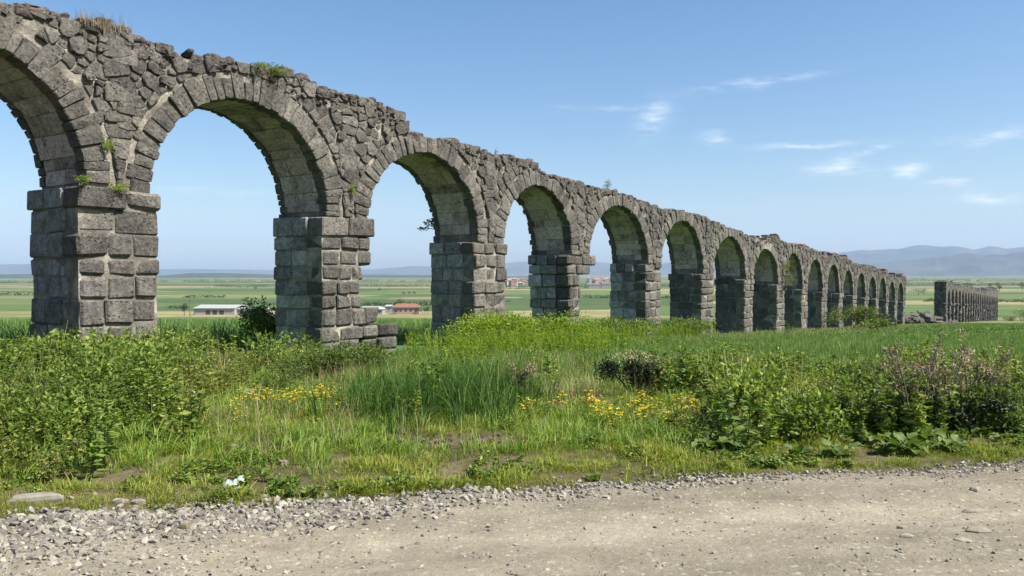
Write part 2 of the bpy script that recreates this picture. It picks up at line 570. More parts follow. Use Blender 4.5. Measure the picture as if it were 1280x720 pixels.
def plain_mat(name, c, rough=.9, noise=.25, scale=6.0):
    t = MT(name)
    b = t.noise(t.pos(), scale, 5, .65).outputs['Fac']
    col = t.mix(noise * 2, c, t.ramp(b, [(.3, .55), (.7, 1.35)]), 'MULTIPLY')
    return t.done(col, rough, t.bump(b, .3, .02), .2)


M['palestone'] = plain_mat('pale_limestone', (.21, .19, .15), .95, .3, 14)
M['white'] = plain_mat('whitewashed_wall', (.27, .262, .245), .9, .15, .8)
M['rooftin'] = plain_mat('pale_metal_roof', (.30, .305, .30), .6, .15, .4)
M['rooftile'] = plain_mat('red_roof_tile', (.20, .095, .06), .9, .2, .8)
M['darkopen'] = plain_mat('dark_opening', (.04, .045, .05), .6, .1, 1)
M['bluegrey'] = plain_mat('blue_grey_cladding', (.10, .12, .145), .8, .1, .5)
M['pink'] = plain_mat('pink_render', (.33, .235, .195), .9, .1, .6)
M['wood'] = plain_mat('weathered_timber', (.12, .10, .08), .9, .2, 8)
M['hill'] = plain_mat('scrub_hillside', (.06, .06, .04), .95, .5, .0024)
M['wood_hill'] = plain_mat('wooded_ridge', (.035, .055, .028), .95, .35, .004)
M['dirtclod'] = plain_mat('dark_earth', (.06, .045, .033), .95, .4, 30)
M['plastic'] = plain_mat('pale_litter', (.32, .39, .34), .5, .05, 20)

# ------------------------------------------------------------------ ground, road, hills
def axis(lo, hi, fine, n):
    t = np.linspace(math.asinh(lo / fine), math.asinh(hi / fine), n)
    return np.sinh(t) * fine


def build_ground():
    xs = axis(-16000, 16000, 2.6, 260)
    ys = axis(-60, 16500, 6.5, 250) - 0
    ys = np.concatenate([np.linspace(-120, -62, 4), ys])
    X, Y = np.meshgrid(xs, ys)
    Z = ground_z(X, Y)
    n, m_ = X.shape
    v = np.stack([X, Y, Z], -1).reshape(-1, 3)
    i = np.arange(n * m_).reshape(n, m_)
    f = np.stack([i[:-1, :-1], i[:-1, 1:], i[1:, 1:], i[1:, :-1]], -1).reshape(-1, 4)
    me = bpy.data.meshes.new('ground')
    me.from_pydata(v.tolist(), [], f.tolist())
    me.polygons.foreach_set('use_smooth', np.ones(len(f), bool))
    me.materials.append(M['ground'])
    o = bpy.data.objects.new('ground', me); C.objects.link(o)
    tag(o, 'grassy slope and patchwork of fields running out to the plain', 'ground', kind='structure')


build_ground()


def road_z(x, y):
    k = np.clip((edge_y(x) - y) / .5, 0, 1)
    z = ground_z(x, np.minimum(y, edge_y(x) - .5)) + .185
    rut = -.040 * np.exp(-((edge_y(x) - y - 1.15) / .35) ** 2) - .030 * np.exp(-((edge_y(x) - y - 2.7) / .4) ** 2)
    return z + .03 * (fbm(x * .9, y * 1.4, 41) - .5) * 2 + .02 * (fbm(x * 4, y * 6, 43, 3) - .5) * 2 + rut * k


def build_road():
    xs = np.concatenate([np.linspace(-70, -9, 90), np.linspace(-8.8, 9, 240), np.linspace(9.3, 70, 90)])
    ws = np.concatenate([np.linspace(-.12, 3.4, 110), np.linspace(3.6, 8.5, 20)])
    Xg, Wg = np.meshgrid(xs, ws)
    Yg = edge_y(Xg) - Wg
    Zg = road_z(Xg, Yg) - .055 * np.clip((.10 - Wg) / .22, 0, 1)
    n, m_ = Xg.shape
    i = np.arange(n * m_).reshape(n, m_)
    f = np.stack([i[:-1, :-1], i[1:, :-1], i[1:, 1:], i[:-1, 1:]], -1).reshape(-1, 4)
    me = bpy.data.meshes.new('road')
    me.from_pydata(np.stack([Xg, Yg, Zg], -1).reshape(-1, 3).tolist(), [], f.tolist())
    me.polygons.foreach_set('use_smooth', np.ones(len(f), bool))
    me.materials.append(M['road'])
    o = bpy.data.objects.new('road', me); C.objects.link(o)
    tag(o, 'pale dusty dirt road crossing the foreground', 'road', kind='structure')


build_road()


def range_mesh(name, sky, dist, depth, mat, label, foot=3.0, seed=1, rough=.18):
    """a hill range as a height field: SKY is its skyline (px, py) turned into azimuth and true height at DIST"""
    az = np.array([math.atan((p[0] - 640) / 1000.) for p in sky])
    hh = np.array([(342 - p[1]) / 1000. * math.cos(a) for p, a in zip(sky, az)])
    A = np.linspace(az[0], az[-1], 260)
    H = np.interp(A, az, hh)
    H = H * (1 + .10 * (fbm(A * 60, 0 * A, seed + 50, 4) - .5) * 2)
    D = np.linspace(-1, 1, 26)
    vs = []
    for d in D:
        r = dist + d * depth
        bell = (1 - abs(d)) ** 1.1 if d < 0 else (1 - abs(d)) ** .8
        nzv = (fbm(A * 34 + d * 3, d * 5 + A * 12, seed, 5) - .5) * 2
        top = (H * dist - PLAIN + EYE) + 0 * A
        z = PLAIN - 6 + (top + 6) * bell * (1 + rough * nzv * (1 - bell) * 2.2)
        vs.append(np.stack([np.sin(A) * r, np.cos(A) * r, z], -1))
    V = np.array(vs)
    n, m_ = V.shape[:2]
    i = np.arange(n * m_).reshape(n, m_)
    f = np.stack([i[:-1, :-1], i[:-1, 1:], i[1:, 1:], i[1:, :-1]], -1).reshape(-1, 4)
    me = bpy.data.meshes.new(name)
    me.from_pydata(V.reshape(-1, 3).tolist(), [], f.tolist())
    me.polygons.foreach_set('use_smooth', np.ones(len(f), bool))
    me.materials.append(mat)
    o = bpy.data.objects.new(name, me); C.objects.link(o)
    tag(o, label, 'hills', kind='structure')


range_mesh('mountains', [(-700, 330), (-300, 326), (-60, 332), (60, 329), (180, 336), (330, 337), (460, 337), (515, 332), (560, 334), (600, 333), (650, 326), (690, 329), (745, 327), (800, 331),
                         (840, 327), (880, 326), (940, 324), (1000, 322), (1045, 316), (1078, 310), (1105, 313), (1145, 306), (1168, 308), (1190, 304), (1216, 310),
                         (1240, 306), (1265, 310), (1290, 307), (1340, 311), (1450, 300), (1700, 316), (2100, 322)], 13500, 1600, M['hill'], 'blue hazy mountain range along the horizon', seed=3, rough=.6)
range_mesh('mountains', [(930, 343), (1010, 338), (1060, 333), (1110, 327), (1150, 322), (1180, 317), (1200, 316), (1230, 318), (1262, 315), (1300, 313), (1380, 320), (1500, 316), (1700, 330)], 9800, 1300, M['hill'], 'nearer blue ridge in front of the mountain range', seed=9, rough=.6)
range_mesh('hills', [(-500, 345), (-200, 341), (0, 343), (60, 342), (140, 345), (205, 344), (240, 341), (280, 341), (340, 343), (420, 344), (470, 343), (540, 344), (610, 345), (700, 345)], 5200, 500, M['wood_hill'], 'low dark wooded ridge at the edge of the plain', seed=15, rough=.4)

# ------------------------------------------------------------------ the aqueduct
TH = R(34.156)
P0 = np.array([-8.696, 16.0])
DV = np.array([math.sin(TH), math.cos(TH)])
NB = np.array([-math.cos(TH), math.sin(TH)])
TK = 1.95


def px_u(px):
    a = (px - 640) / 1000.
    return (a * P0[1] - P0[0]) / (DV[0] - a * DV[1])


def loc2w(u, t):
    p = P0 + u * DV + t * NB
    return p[0], p[1]


def u_depth(u):
    return P0[1] + u * DV[1]


def px_z(px, py):
    u = px_u(px)
    return u, EYE + (342 - py) / 1000. * u_depth(u)


TOP_PX = [(0, 0), (40, 3), (70, 12), (100, 22), (140, 33), (180, 50), (215, 62), (250, 68), (290, 71), (320, 80), (350, 88), (385, 100), (400, 112), (440, 120),
          (470, 130), (497, 138), (503, 150), (510, 166), (540, 171), (570, 180), (600, 186), (620, 192), (650, 197), (665, 202), (680, 213), (700, 223), (720, 229),
          (745, 231), (765, 239), (780, 242), (800, 251), (830, 259), (848, 263), (865, 268), (885, 273), (900, 280), (920, 288), (936, 295), (946, 302), (955, 298),
          (972, 295), (985, 305), (1000, 308), (1020, 314), (1035, 321), (1045, 319), (1058, 322), (1066, 328), (1075, 331), (1085, 334), (1092, 335), (1100, 337),
          (1105, 342), (1115, 346), (1125, 348), (1130, 345), (1138, 346)]
tp = [px_z(*p) for p in TOP_PX]
TOP_U = np.array([-12, -6.5] + [p[0] for p in tp] + [116])
TOP_Z = np.array([7.4, 7.0] + [p[1] for p in tp] + [tp[-1][1] - .3])


def top_z(u):
    u = np.asarray(u, float)
    return np.interp(u, TOP_U, TOP_Z) + .22 * (vnoise(u * .9, 3 + 0 * u, 61) - .5) + .16 * (vnoise(u * 2.7, 5 + 0 * u, 62) - .5)


PIER_U = [-6.6, 0.0, 6.45, 13.23, 19.56, 26.91, 34.24, 41.64, 48.8, 55.44, 61.95, 68.34, 74.3, 80.4, 86.4, 92.8, 99.1, 105.6]
IMP_U = [-6.6, 0, 6.45, 13.23, 19.56, 26.91, 34.24, 41.64, 48.8, 55.44, 61.95, 68.34, 80.58, 105.7]
IMP_Z = [3.5, 3.39, 3.22, 2.73, 2.40, 2.15, 1.64, 1.3, .87, .44, .07, -.10, -.80, -2.0]
PW = 1.95
PWS = {1: 1.80}


def imp_z(u):
    return float(np.interp(u, IMP_U, IMP_Z))


def hexa(g, c8, bev, pillow=.02, val=None, mat=0, only=None):
    """a hewn block: eight corners (x,y,z bits), bevelled edges, faces slightly pillowed"""
    c8 = np.asarray(c8, float)
    ctr = c8.mean(0)
    idx = {}
    vs = []
    for c in range(8):
        for ax in range(3):
            p = c8[c].copy()
            for o in range(3):
                if o == ax: continue
                e = c8[c ^ (1 << o)] - c8[c]
                ln = np.linalg.norm(e) + 1e-9
                p = p + e / ln * min(bev, ln * .3)
            idx[(c, ax)] = len(vs); vs.append(p)
    fs = []
    for ax in range(3):
        o1, o2 = [(1, 2), (2, 0), (0, 1)][ax]
        for s in (0, 1):
            b = s << ax
            q = [b, b | 1 << o1, b | 1 << o1 | 1 << o2, b | 1 << o2]
            q = [idx[(c, ax)] for c in q]
            m_ = np.mean([vs[k] for k in q], 0)
            nrm = np.cross(vs[q[1]] - vs[q[0]], vs[q[2]] - vs[q[0]]); nrm /= np.linalg.norm(nrm) + 1e-9
            if np.dot(nrm, m_ - ctr) < 0:
                nrm = -nrm; q = q[::-1]
            k = len(vs); vs.append(m_ + nrm * pillow * random.uniform(-.5, 1.4))
            for a in range(4): fs.append((q[a], q[(a + 1) % 4], k))
    for ax in range(3):                                              # bevels along edges parallel to ax
        o1, o2 = [(1, 2), (2, 0), (0, 1)][ax]
        for s1 in (0, 1):
            for s2 in (0, 1):
                a = (s1 << o1) | (s2 << o2); b = a | (1 << ax)
                q = [idx[(a, o1)], idx[(b, o1)], idx[(b, o2)], idx[(a, o2)]]
                nrm = np.cross(vs[q[1]] - vs[q[0]], vs[q[2]] - vs[q[0]])
                if np.dot(nrm, np.mean([vs[k] for k in q], 0) - ctr) < 0: q = q[::-1]
                fs.append(tuple(q))
    for c in range(8):
        q = [idx[(c, 0)], idx[(c, 1)], idx[(c, 2)]]
        nrm = np.cross(vs[q[1]] - vs[q[0]], vs[q[2]] - vs[q[0]])
        if np.dot(nrm, vs[q[0]] - ctr) < 0: q = q[::-1]
        fs.append(tuple(q))
    g.add(vs, fs, val, mat)


def block(g, x0, x1, y0, y1, z0, z1, jit=.02, bev=.035, val=None, mat=0, pillow=.02):
    c = []
    for k in range(8):
        p = [(x0, x1)[k & 1], (y0, y1)[k >> 1 & 1], (z0, z1)[k >> 2 & 1]]
        c.append([p[0] + random.uniform(-jit, jit), p[1] + random.uniform(-jit, jit), p[2] + random.uniform(-jit, jit)])
    if random.random() < .35:
        k = random.choice((0, 1, 4, 5)); m_ = np.mean(c, 0)
        c[k] = (np.array(c[k]) + (m_ - np.array(c[k])) * random.uniform(.1, .32)).tolist()
    hexa(g, c, bev, pillow, val, mat)


def poly_stone(g, pts, t0, t1, gap=.018, bev=.035, jit=.012, flip=1, pillow=.03, val=None, rnd=True):
    """a stone laid in the face of the wall: outline PTS (u, z), from t0 (its face) to t1"""
    pts = np.array(pts, float)
    c = pts.mean(0)
    size = np.linalg.norm(pts - c, axis=1).mean()
    out = []
    n = len(pts)
    for i in range(n):
        a, b = pts[i], pts[(i + 1) % n]
        ln = np.linalg.norm(b - a)
        if ln < .03: continue
        if rnd and ln > .10:
            out.append(a * .88 + b * .12 if ln < .3 else a * .93 + b * .07)
            if ln > .28: out.append((a + b) / 2 + np.random.default_rng(random.randrange(1 << 30)).normal(0, jit, 2))
            out.append(a * .12 + b * .88 if ln < .3 else a * .07 + b * .93)
        else:
            out.append(a)
    out = np.array(out)
    if len(out) < 3: return
    out = c + (out - c) * max(.3, 1 - gap / max(size, .05)) + np.random.default_rng(random.randrange(1 << 30)).normal(0, jit * .5, out.shape)
    n = len(out)
    inn = c + (out - c) * max(.4, 1 - bev / max(size, .05))
    tilt = np.random.default_rng(random.randrange(1 << 30)).normal(0, .05, 2)
    sg = 1 if t1 > t0 else -1
    r0 = np.c_[out[:, 0], np.full(n, t1), out[:, 1]]
    r1 = np.c_[out[:, 0], np.full(n, t0 + sg * bev * .8), out[:, 1]]
    r2 = np.c_[inn[:, 0], t0 + (inn - c) @ tilt, inn[:, 1]]
    ctr = np.array([[c[0], t0 - sg * pillow * random.uniform(.1, 1.2), c[1]]])
    vs = np.concatenate([r0, r1, r2, ctr])
    fs = []
    for i in range(n):
        j = (i + 1) % n
        fs.append((i, j, n + j, n + i))
        fs.append((n + i, n + j, 2 * n + j, 2 * n + i))
        fs.append((2 * n + i, 2 * n + j, 3 * n))
    area = np.sum(out[:, 0] * np.roll(out[:, 1], -1) - np.roll(out[:, 0], -1) * out[:, 1])
    if (area < 0) == (sg > 0):
        fs = [f[::-1] for f in fs]
    g.add(vs, fs, val)


AQ = empty('aqueduct', (P0[0], P0[1], 0), math.pi / 2 - TH)
tag(AQ, 'long ruined stone aqueduct of dark basalt arches marching into the distance', 'aqueduct')


class Stones:
    """stones of one kind: the largest in view become objects, the others are joined"""
    def __init__(self, name, mat, limit):
        self.name, self.mat, self.limit, self.k, self.far = name, mat, limit, 0, None
        self.rest = Geo()

    def put(self, fn, parent, big):
        if big and self.k < self.limit:
            g = Geo(); fn(g)
            if g.n == 0: return
            g.build(self.name, self.mat, parent); self.k += 1
        else:
            fn(self.rest)

    def finish(self, name):
        if self.rest.n:
            o = self.rest.build(name, self.far or self.mat, AQ); o['kind'] = 'stuff'


K_PIER = Stones('pier_block', M['stone'], 190)
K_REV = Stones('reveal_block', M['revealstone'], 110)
K_VOUS = Stones('voussoir', M['stone'], 290)
K_SPAN = Stones('spandrel_stone', M['stone'], 298)
K_CAP = Stones('cap_stone', M['stone_top'], 295)
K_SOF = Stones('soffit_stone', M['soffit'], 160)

K_REV.far = M['shadereveal']
pier_objs = {}


def build_pier(i):
    u0 = PIER_U[i]; u1 = u0 + PWS.get(i, PW)
    zi = imp_z(u0 + .9)
    xw, yw = loc2w(u0 + 1, -.2)
    zb = min(gz(*loc2w(u0 + 1, 0)), gz(*loc2w(u0 + 1, TK))) - .35
    near = 1 <= i <= 6
    worn = i == 4
    uR = u1 - (.8 if worn else (.0, .12, .05, .18)[i % 4] if i > 4 else 0)
    g = Geo()
    pad = .09
    pad = .055
    g.box(u0 + pad + (.2 if worn else 0), uR - pad - (.48 if i == 2 else 0) - (.2 if worn else 0), pad, TK - pad, zb, zi - .06)
    core = g.build('pier', M['mortar'], AQ)
    pier_objs[i] = core
    nz = max(6, round((zi - zb) / .44))
    hs = np.array([random.uniform(.8, 1.25) for _ in range(nz)]); hs = hs / hs.sum() * (zi - zb)
    z = zb
    for c in range(nz):
        z0, z1 = z, z + hs[c]; z = z1
        top = c == nz - 1
        ex = .025 if top else 0
        left, right = u0 - ex, uR + ex
        if i == 2:                                                    # second pier in view: blocks lost halfway up, footing runs on to the right
            mid = (z0 + z1) / 2
            if mid < .13: right = u1 + 1.05
            elif mid < .45: right = u1 + .35
            elif mid < 1.0: right = u1 - .42 + random.uniform(-.05, .05)
            elif mid < 1.9: right = u1 - .30 + random.uniform(-.08, .08)
        if i > 4 and top: right = u1 + .03; left = u0 - .03
        if worn:
            if top: right = u1 + .40
            elif c == nz - 2: right = u1 - .1
            else: right = uR + random.uniform(-.25, .12); left = u0 + random.uniform(-.02, .16)
        gj = .008
        # front row
        n = 3 if right - left < 2.3 else 4
        if random.random() < .4: n -= 1
        cuts = np.sort(np.array([left] + [left + (right - left) * (k + random.uniform(-.16, .16)) / n for k in range(1, n)] + [right]))
        dfr = random.uniform(.45, .7)
        offs = [min(.06, max(-.02, random.gauss(.004, .013))) for _ in range(n)]; offs2 = [max(-.07, min(.01, random.gauss(-.005, .015))) for _ in range(n)]
        for k in range(n):
            pr = random.uniform(-.035, .045)
            a, b = cuts[k] + gj, cuts[k + 1] - gj
            zc0, zc1 = z0 + gj + offs[k], z1 - gj + offs2[k]
            if k == 0: a -= random.uniform(-.06, .025)
            if k == n - 1: b += random.uniform(-.13, .04)
            d1 = dfr + random.uniform(-.02, .02)
            bv = random.uniform(.03, .07)
            K_PIER.put(lambda g: block(g, a, b, -pr - ex, d1, zc0, zc1, .022, bv, pillow=.012), core, near)
            if near and random.random() < .12 and b - a > .45:         # a little packing stone in the joint
                pass
        # middle and back rows: the reveals
        t0 = dfr + .02
        wv = TK + ex
        n2 = random.choice((2, 2, 3))
        tc = np.sort(np.array([t0] + [t0 + (wv - t0) * (k + random.uniform(-.15, .15)) / n2 for k in range(1, n2)] + [wv]))
        for k in range(n2):
            um = (u0 + uR) / 2 + random.uniform(-.2, .2)
            a = left + random.uniform(-.03, .035)
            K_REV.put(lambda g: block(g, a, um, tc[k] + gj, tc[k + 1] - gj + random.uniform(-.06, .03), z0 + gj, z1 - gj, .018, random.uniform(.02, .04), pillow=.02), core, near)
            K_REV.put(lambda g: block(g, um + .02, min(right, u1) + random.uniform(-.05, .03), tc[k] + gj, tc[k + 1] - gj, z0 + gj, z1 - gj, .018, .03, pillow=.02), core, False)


for i in range(len(PIER_U)):
    build_pier(i)

RING = .60


def clip_half(poly, p, nrm):
    out = []
    n = len(poly)
    for i in range(n):
        a, b = poly[i], poly[(i + 1) % n]
        da, db = np.dot(a - p, nrm), np.dot(b - p, nrm)
        if da >= 0: out.append(a)
        if (da >= 0) != (db >= 0):
            out.append(a + (b - a) * (da / (da - db)))
    return out


ARCH = []
for i in range(len(PIER_U) - 1):
    a0, a1 = PIER_U[i] + PWS.get(i, PW), PIER_U[i + 1]
    ins = .20
    half = (a1 - a0) / 2 + ins
    zl, zr = imp_z(PIER_U[i] + .9), imp_z(PIER_U[i + 1] + .9)
    zc = (zl + zr) / 2 + .02
    uc = (a0 + a1) / 2
    b = min(half, 2.5)
    mt = top_z(np.linspace(uc - 1, uc + 1, 9)).min()
    b = min(b, mt - zc - RING + .12)
    ARCH.append((uc, zc, half, b))


def ring_dist(A, u, z, th=RING):
    uc, zc, a, b = A
    if z < zc: return abs(u - uc) - (a + th)
    return (math.hypot((u - uc) / (a + th), (z - zc) / (b + th)) - 1) * min(a, b)


def build_span(i):
    uc, zc, ha, hb = ARCH[i]
    uL = PIER_U[i] + PW / 2 if i else PIER_U[0] + .05
    uR = PIER_U[i + 1] + PW / 2 if i < len(ARCH) - 1 else PIER_U[i + 1] + PW - .05
    zl, zr = imp_z(PIER_U[i] + .9), imp_z(PIER_U[i + 1] + .9)
    near = i <= 5
    pad = .05
    broken = i == 7
    # core of the wall over the opening
    us = [uL]
    ph = np.linspace(math.pi, 0, 34)
    cols = [(uL, zl - .1), (uc - ha - pad, zl - .1)]
    cols += [(uc + (ha + pad) * math.cos(p), zc + (hb + pad) * math.sin(p)) for p in ph]
    cols += [(uc + ha + pad, zr - .1), (uR, zr - .1)]
    g = Geo()
    fr, bk, ft, bt = [], [], [], []
    n = len(cols)
    for (u, z) in cols:
        t = top_z(u) - .16 + .10 * (vnoise(u * 2.3, 0, 77) - .5)
        t = max(float(t), z + .05)
        fr.append((u, pad, z)); bk.append((u, TK - pad, z)); ft.append((u, pad, t)); bt.append((u, TK - pad, t - .05))
    vs = fr + bk + ft + bt
    fs = []
    for k in range(n - 1):
        fs += [(k, k + 1, 2 * n + k + 1, 2 * n + k), (n + k + 1, n + k, 3 * n + k, 3 * n + k + 1), (2 * n + k, 2 * n + k + 1, 3 * n + k + 1, 3 * n + k), (k + 1, k, n + k, n + k + 1)]
    for k in (0, n - 1):
        fs.append((k, n + k, 3 * n + k, 2 * n + k))
    g.add(vs, fs, .5)
    core = g.build('arch_wall', M['mortar'], AQ)

    # voussoirs, front and back ring; soffit stones between them
    per = math.pi * (3 * (ha + hb) - math.sqrt((3 * ha + hb) * (ha + 3 * hb))) / 2
    nv = int(per / .232)
    wv = np.array([random.uniform(.65, 1.4) for _ in range(nv)])
    ang = math.pi - np.concatenate([[0], np.cumsum(wv) / wv.sum()]) * math.pi
    for side in (0, 1):
        quads = []
        for k in range(nv):
            q = []
            for (an, outer) in ((ang[k], 0), (ang[k], 1), (ang[k + 1], 1), (ang[k + 1], 0)):
                th = RING * 1.0 if outer else 0
                q.append([uc + (ha + th) * math.cos(an), zc + (hb + th) * math.sin(an)])
            quads.append((q, ang[k]))
        # stilts where the springing of this pier lies lower than the centre
        for (s, zs) in ((-1, zl), (1, zr)):
            h = zc - zs
            if h > .08:
                m_ = max(1, round(h / .28))
                for k in range(m_):
                    za, zb_ = zs + h * k / m_, zs + h * (k + 1) / m_
                    q = [[uc + s * ha, za], [uc + s * (ha + RING), za], [uc + s * (ha + RING), zb_], [uc + s * ha, zb_]]
                    quads.append((q, 0 if s > 0 else math.pi))
        for q, an in quads:
            q = np.array(q)
            ex = random.uniform(-.15, .13)
            mid_in = (q[0] + q[3]) / 2; dirn = (q[1] + q[2]) / 2 - mid_in
            q[1] += dirn * ex / RING; q[2] += dirn * ex / RING
            inn = random.uniform(-.02, .03) * (1 if side == 0 else .9)
            q[0] -= dirn * inn / RING; q[3] -= dirn * inn / RING
            tt = top_z(mid_in[0]) + .02
            q[:, 1] = np.minimum(q[:, 1], max(tt, mid_in[1] + .25))
            if broken and 1.15 < an < 2.0: continue
            if side == 0:
                f0 = random.uniform(-.045, .02); dpt = random.uniform(.24, .42)
                K_VOUS.put(lambda g: poly_stone(g, q, f0, dpt, .013, .028, .008, pillow=.02), core, near)
            else:
                if random.random() < .05: continue
                K_VOUS.put(lambda g: poly_stone(g, q, TK + random.uniform(-.04, .05), TK - random.uniform(.2, .36), .010, .03, .01), core, False)
    ns = int(per / .36)
    sw = np.cumsum([0] + [random.uniform(.5, 1.5) for _ in range(ns)]); sw = sw / sw[-1]
    for k in range(ns):
        a0, a1 = math.pi - math.pi * sw[k], math.pi - math.pi * sw[k + 1]
        tcut = [.36, random.uniform(.6, 1.45), TK - .27]
        for r in range(2):
            if broken and 1.15 < a0 < 2.0: continue
            rr = random.uniform(-.005, .03)
            c8 = []
            for bit in range(8):
                an = (a0, a1)[bit & 1]
                tt = (tcut[r] + .006, tcut[r + 1] - .006)[bit >> 1 & 1]
                th = (rr, .3)[bit >> 2 & 1]
                e = .002 * (1 if bit & 1 == 0 else -1)
                c8.append([uc + (ha + th) * math.cos(an - e) + random.uniform(-.008, .008), tt + random.uniform(-.02, .02), zc + (hb + th) * math.sin(an - e)])
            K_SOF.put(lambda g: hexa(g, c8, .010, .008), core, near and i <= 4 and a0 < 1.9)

    # spandrel stones: irregular polygons fitted between the rings
    lo = min(zl, zr)
    pts = []
    hi = float(top_z(np.linspace(uL, uR, 30)).max())
    neigh = [ARCH[j] for j in (i - 1, i, i + 1) if 0 <= j < len(ARCH)]
    rads = []
    for (r0, r1, cnt) in ((.31, .40, 200), (.22, .29, 900), (.13, .18, 2200)):
        for _ in range(cnt):
            u = random.uniform(uL, uR); z = random.uniform(lo, hi); rr = random.uniform(r0, r1)
            if z > top_z(u) - .10 or z < (zl if u < uc else zr) + .05: continue
            if min(ring_dist(A, u, z) for A in neigh) < .25 * rr: continue
            if all((u - p[0]) ** 2 + ((z - p[1]) * 1.2) ** 2 > (.5 * (rr + q)) ** 2 for p, q in zip(pts, rads)):
                pts.append((u, z)); rads.append(rr)
    P = np.array(pts) if pts else np.zeros((0, 2))
    for k in range(len(P)):
        c = P[k]
        poly = [c + np.array(d) * .42 for d in ((-1, -.8), (1, -.8), (1, .8), (-1, .8))]
        dd = np.linalg.norm(P - c, axis=1)
        for j in np.argsort(dd)[1:14]:
            if dd[j] > 1.1: break
            m_ = c + (P[j] - c) * min(.85, max(.15, .5 + (rads[k] ** 2 - rads[j] ** 2) / (8 * dd[j] ** 2)))
            poly = clip_half(poly, m_, c - P[j])
            if len(poly) < 3: break
        for A in neigh:
            cc = np.array(A[:2])
            v = c - cc
            if c[1] < cc[1]:
                s = 1 if v[0] > 0 else -1
                poly = clip_half(poly, np.array([cc[0] + s * (A[2] + RING + .02), c[1]]), np.array([s, 0.]))
            else:
                th = math.atan2(v[1] / (A[3] + RING), v[0] / (A[2] + RING))
                pt = cc + np.array([(A[2] + RING + .02) * math.cos(th), (A[3] + RING + .02) * math.sin(th)])
                nr = np.array([math.cos(th) / (A[2] + RING), math.sin(th) / (A[3] + RING)])
                poly = clip_half(poly, pt, nr)
            if len(poly) < 3: break
        if len(poly) >= 3: poly = clip_half(poly, np.array([0, (zl if c[0] < uc else zr) + .0]), np.array([0, 1.]))
        if len(poly) >= 3: poly = clip_half(poly, np.array([c[0], top_z(c[0]) - .02]), np.array([0, -1.]))
        if len(poly) < 3: continue
        poly = np.array(poly)
        if np.ptp(poly[:, 0]) < .09 or np.ptp(poly[:, 1]) < .07: continue
        if random.random() < .035: continue
        f0 = random.uniform(-.06, .05)
        K_SPAN.put(lambda g: poly_stone(g, poly, f0, .35, .018, .026, .014, pillow=.012), core, i <= 4)
        K_SPAN.put(lambda g: poly_stone(g, poly, TK + .03, TK - .3, .02, .04, .014), core, False)

    # rubble along the top
    u = uL
    while u < uR:
        w = random.uniform(.12, .34)
        tz = float(top_z(u + w / 2))
        if broken and abs(u - uc) < 1.2:
            tz -= .1
        for (t0, vis) in ((random.uniform(-.05, .06), True), (random.uniform(.45, .75), False), (random.uniform(1.1, 1.45), False)):
            if random.random() < (.06 if vis else .3): continue
            h = random.uniform(.09, .24); d = random.uniform(.25, .55)
            jz = random.uniform(-.09, .05)
            if not vis: jz -= random.uniform(.02, .14)
            t1 = min(t0 + d, TK + .05)
            uu = u + random.uniform(-.05, .05)
            K_CAP.put(lambda g: block(g, uu, uu + w * random.uniform(.85, 1.1), t0, t1, tz - h + jz - .05, tz + jz, .05, .045, pillow=.035), core, vis and i <= 4)
        u += w * .93
    if i >= 8:
        for _ in range(9):
            u = PIER_U[i + 1] + random.uniform(-.6, 2.2); w = random.uniform(.4, .9); tz = float(top_z(u)); h = random.uniform(.1, .55) * (1.3 if i in (9, 11, 14, 15) else .7)
            t0 = random.uniform(-.05, 1.1)
            K_CAP.put(lambda g: block(g, u, u + w, t0, t0 + .8, tz - .3, tz + h, .08, .08, pillow=.05), core, False)
    # coarse rubble face just under the top, where the facing is gone
    for _ in range(int((uR - uL) * (15.0 if i in (1, 2) else 5.0))):
        u = random.uniform(uL, uR - .2)
        tz = float(top_z(u))
        z = tz - random.uniform(.02, .50 if i in (1, 2) else .32)
        if min(ring_dist(A, u + .1, z - .1) for A in neigh) < .03: continue
        w = random.uniform(.10, .22); h = random.uniform(.07, .15)
        K_CAP.put(lambda g: block(g, u, u + w, random.uniform(-.05, .03), .4, z - h, z, .035, .04, pillow=.035), core, i <= 3)


for i in range(len(ARCH)):
    build_span(i)
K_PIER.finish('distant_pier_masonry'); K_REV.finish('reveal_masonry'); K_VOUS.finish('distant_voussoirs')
K_SPAN.finish('distant_spandrel_masonry'); K_CAP.finish('top_rubble'); K_SOF.finish('soffit_masonry')


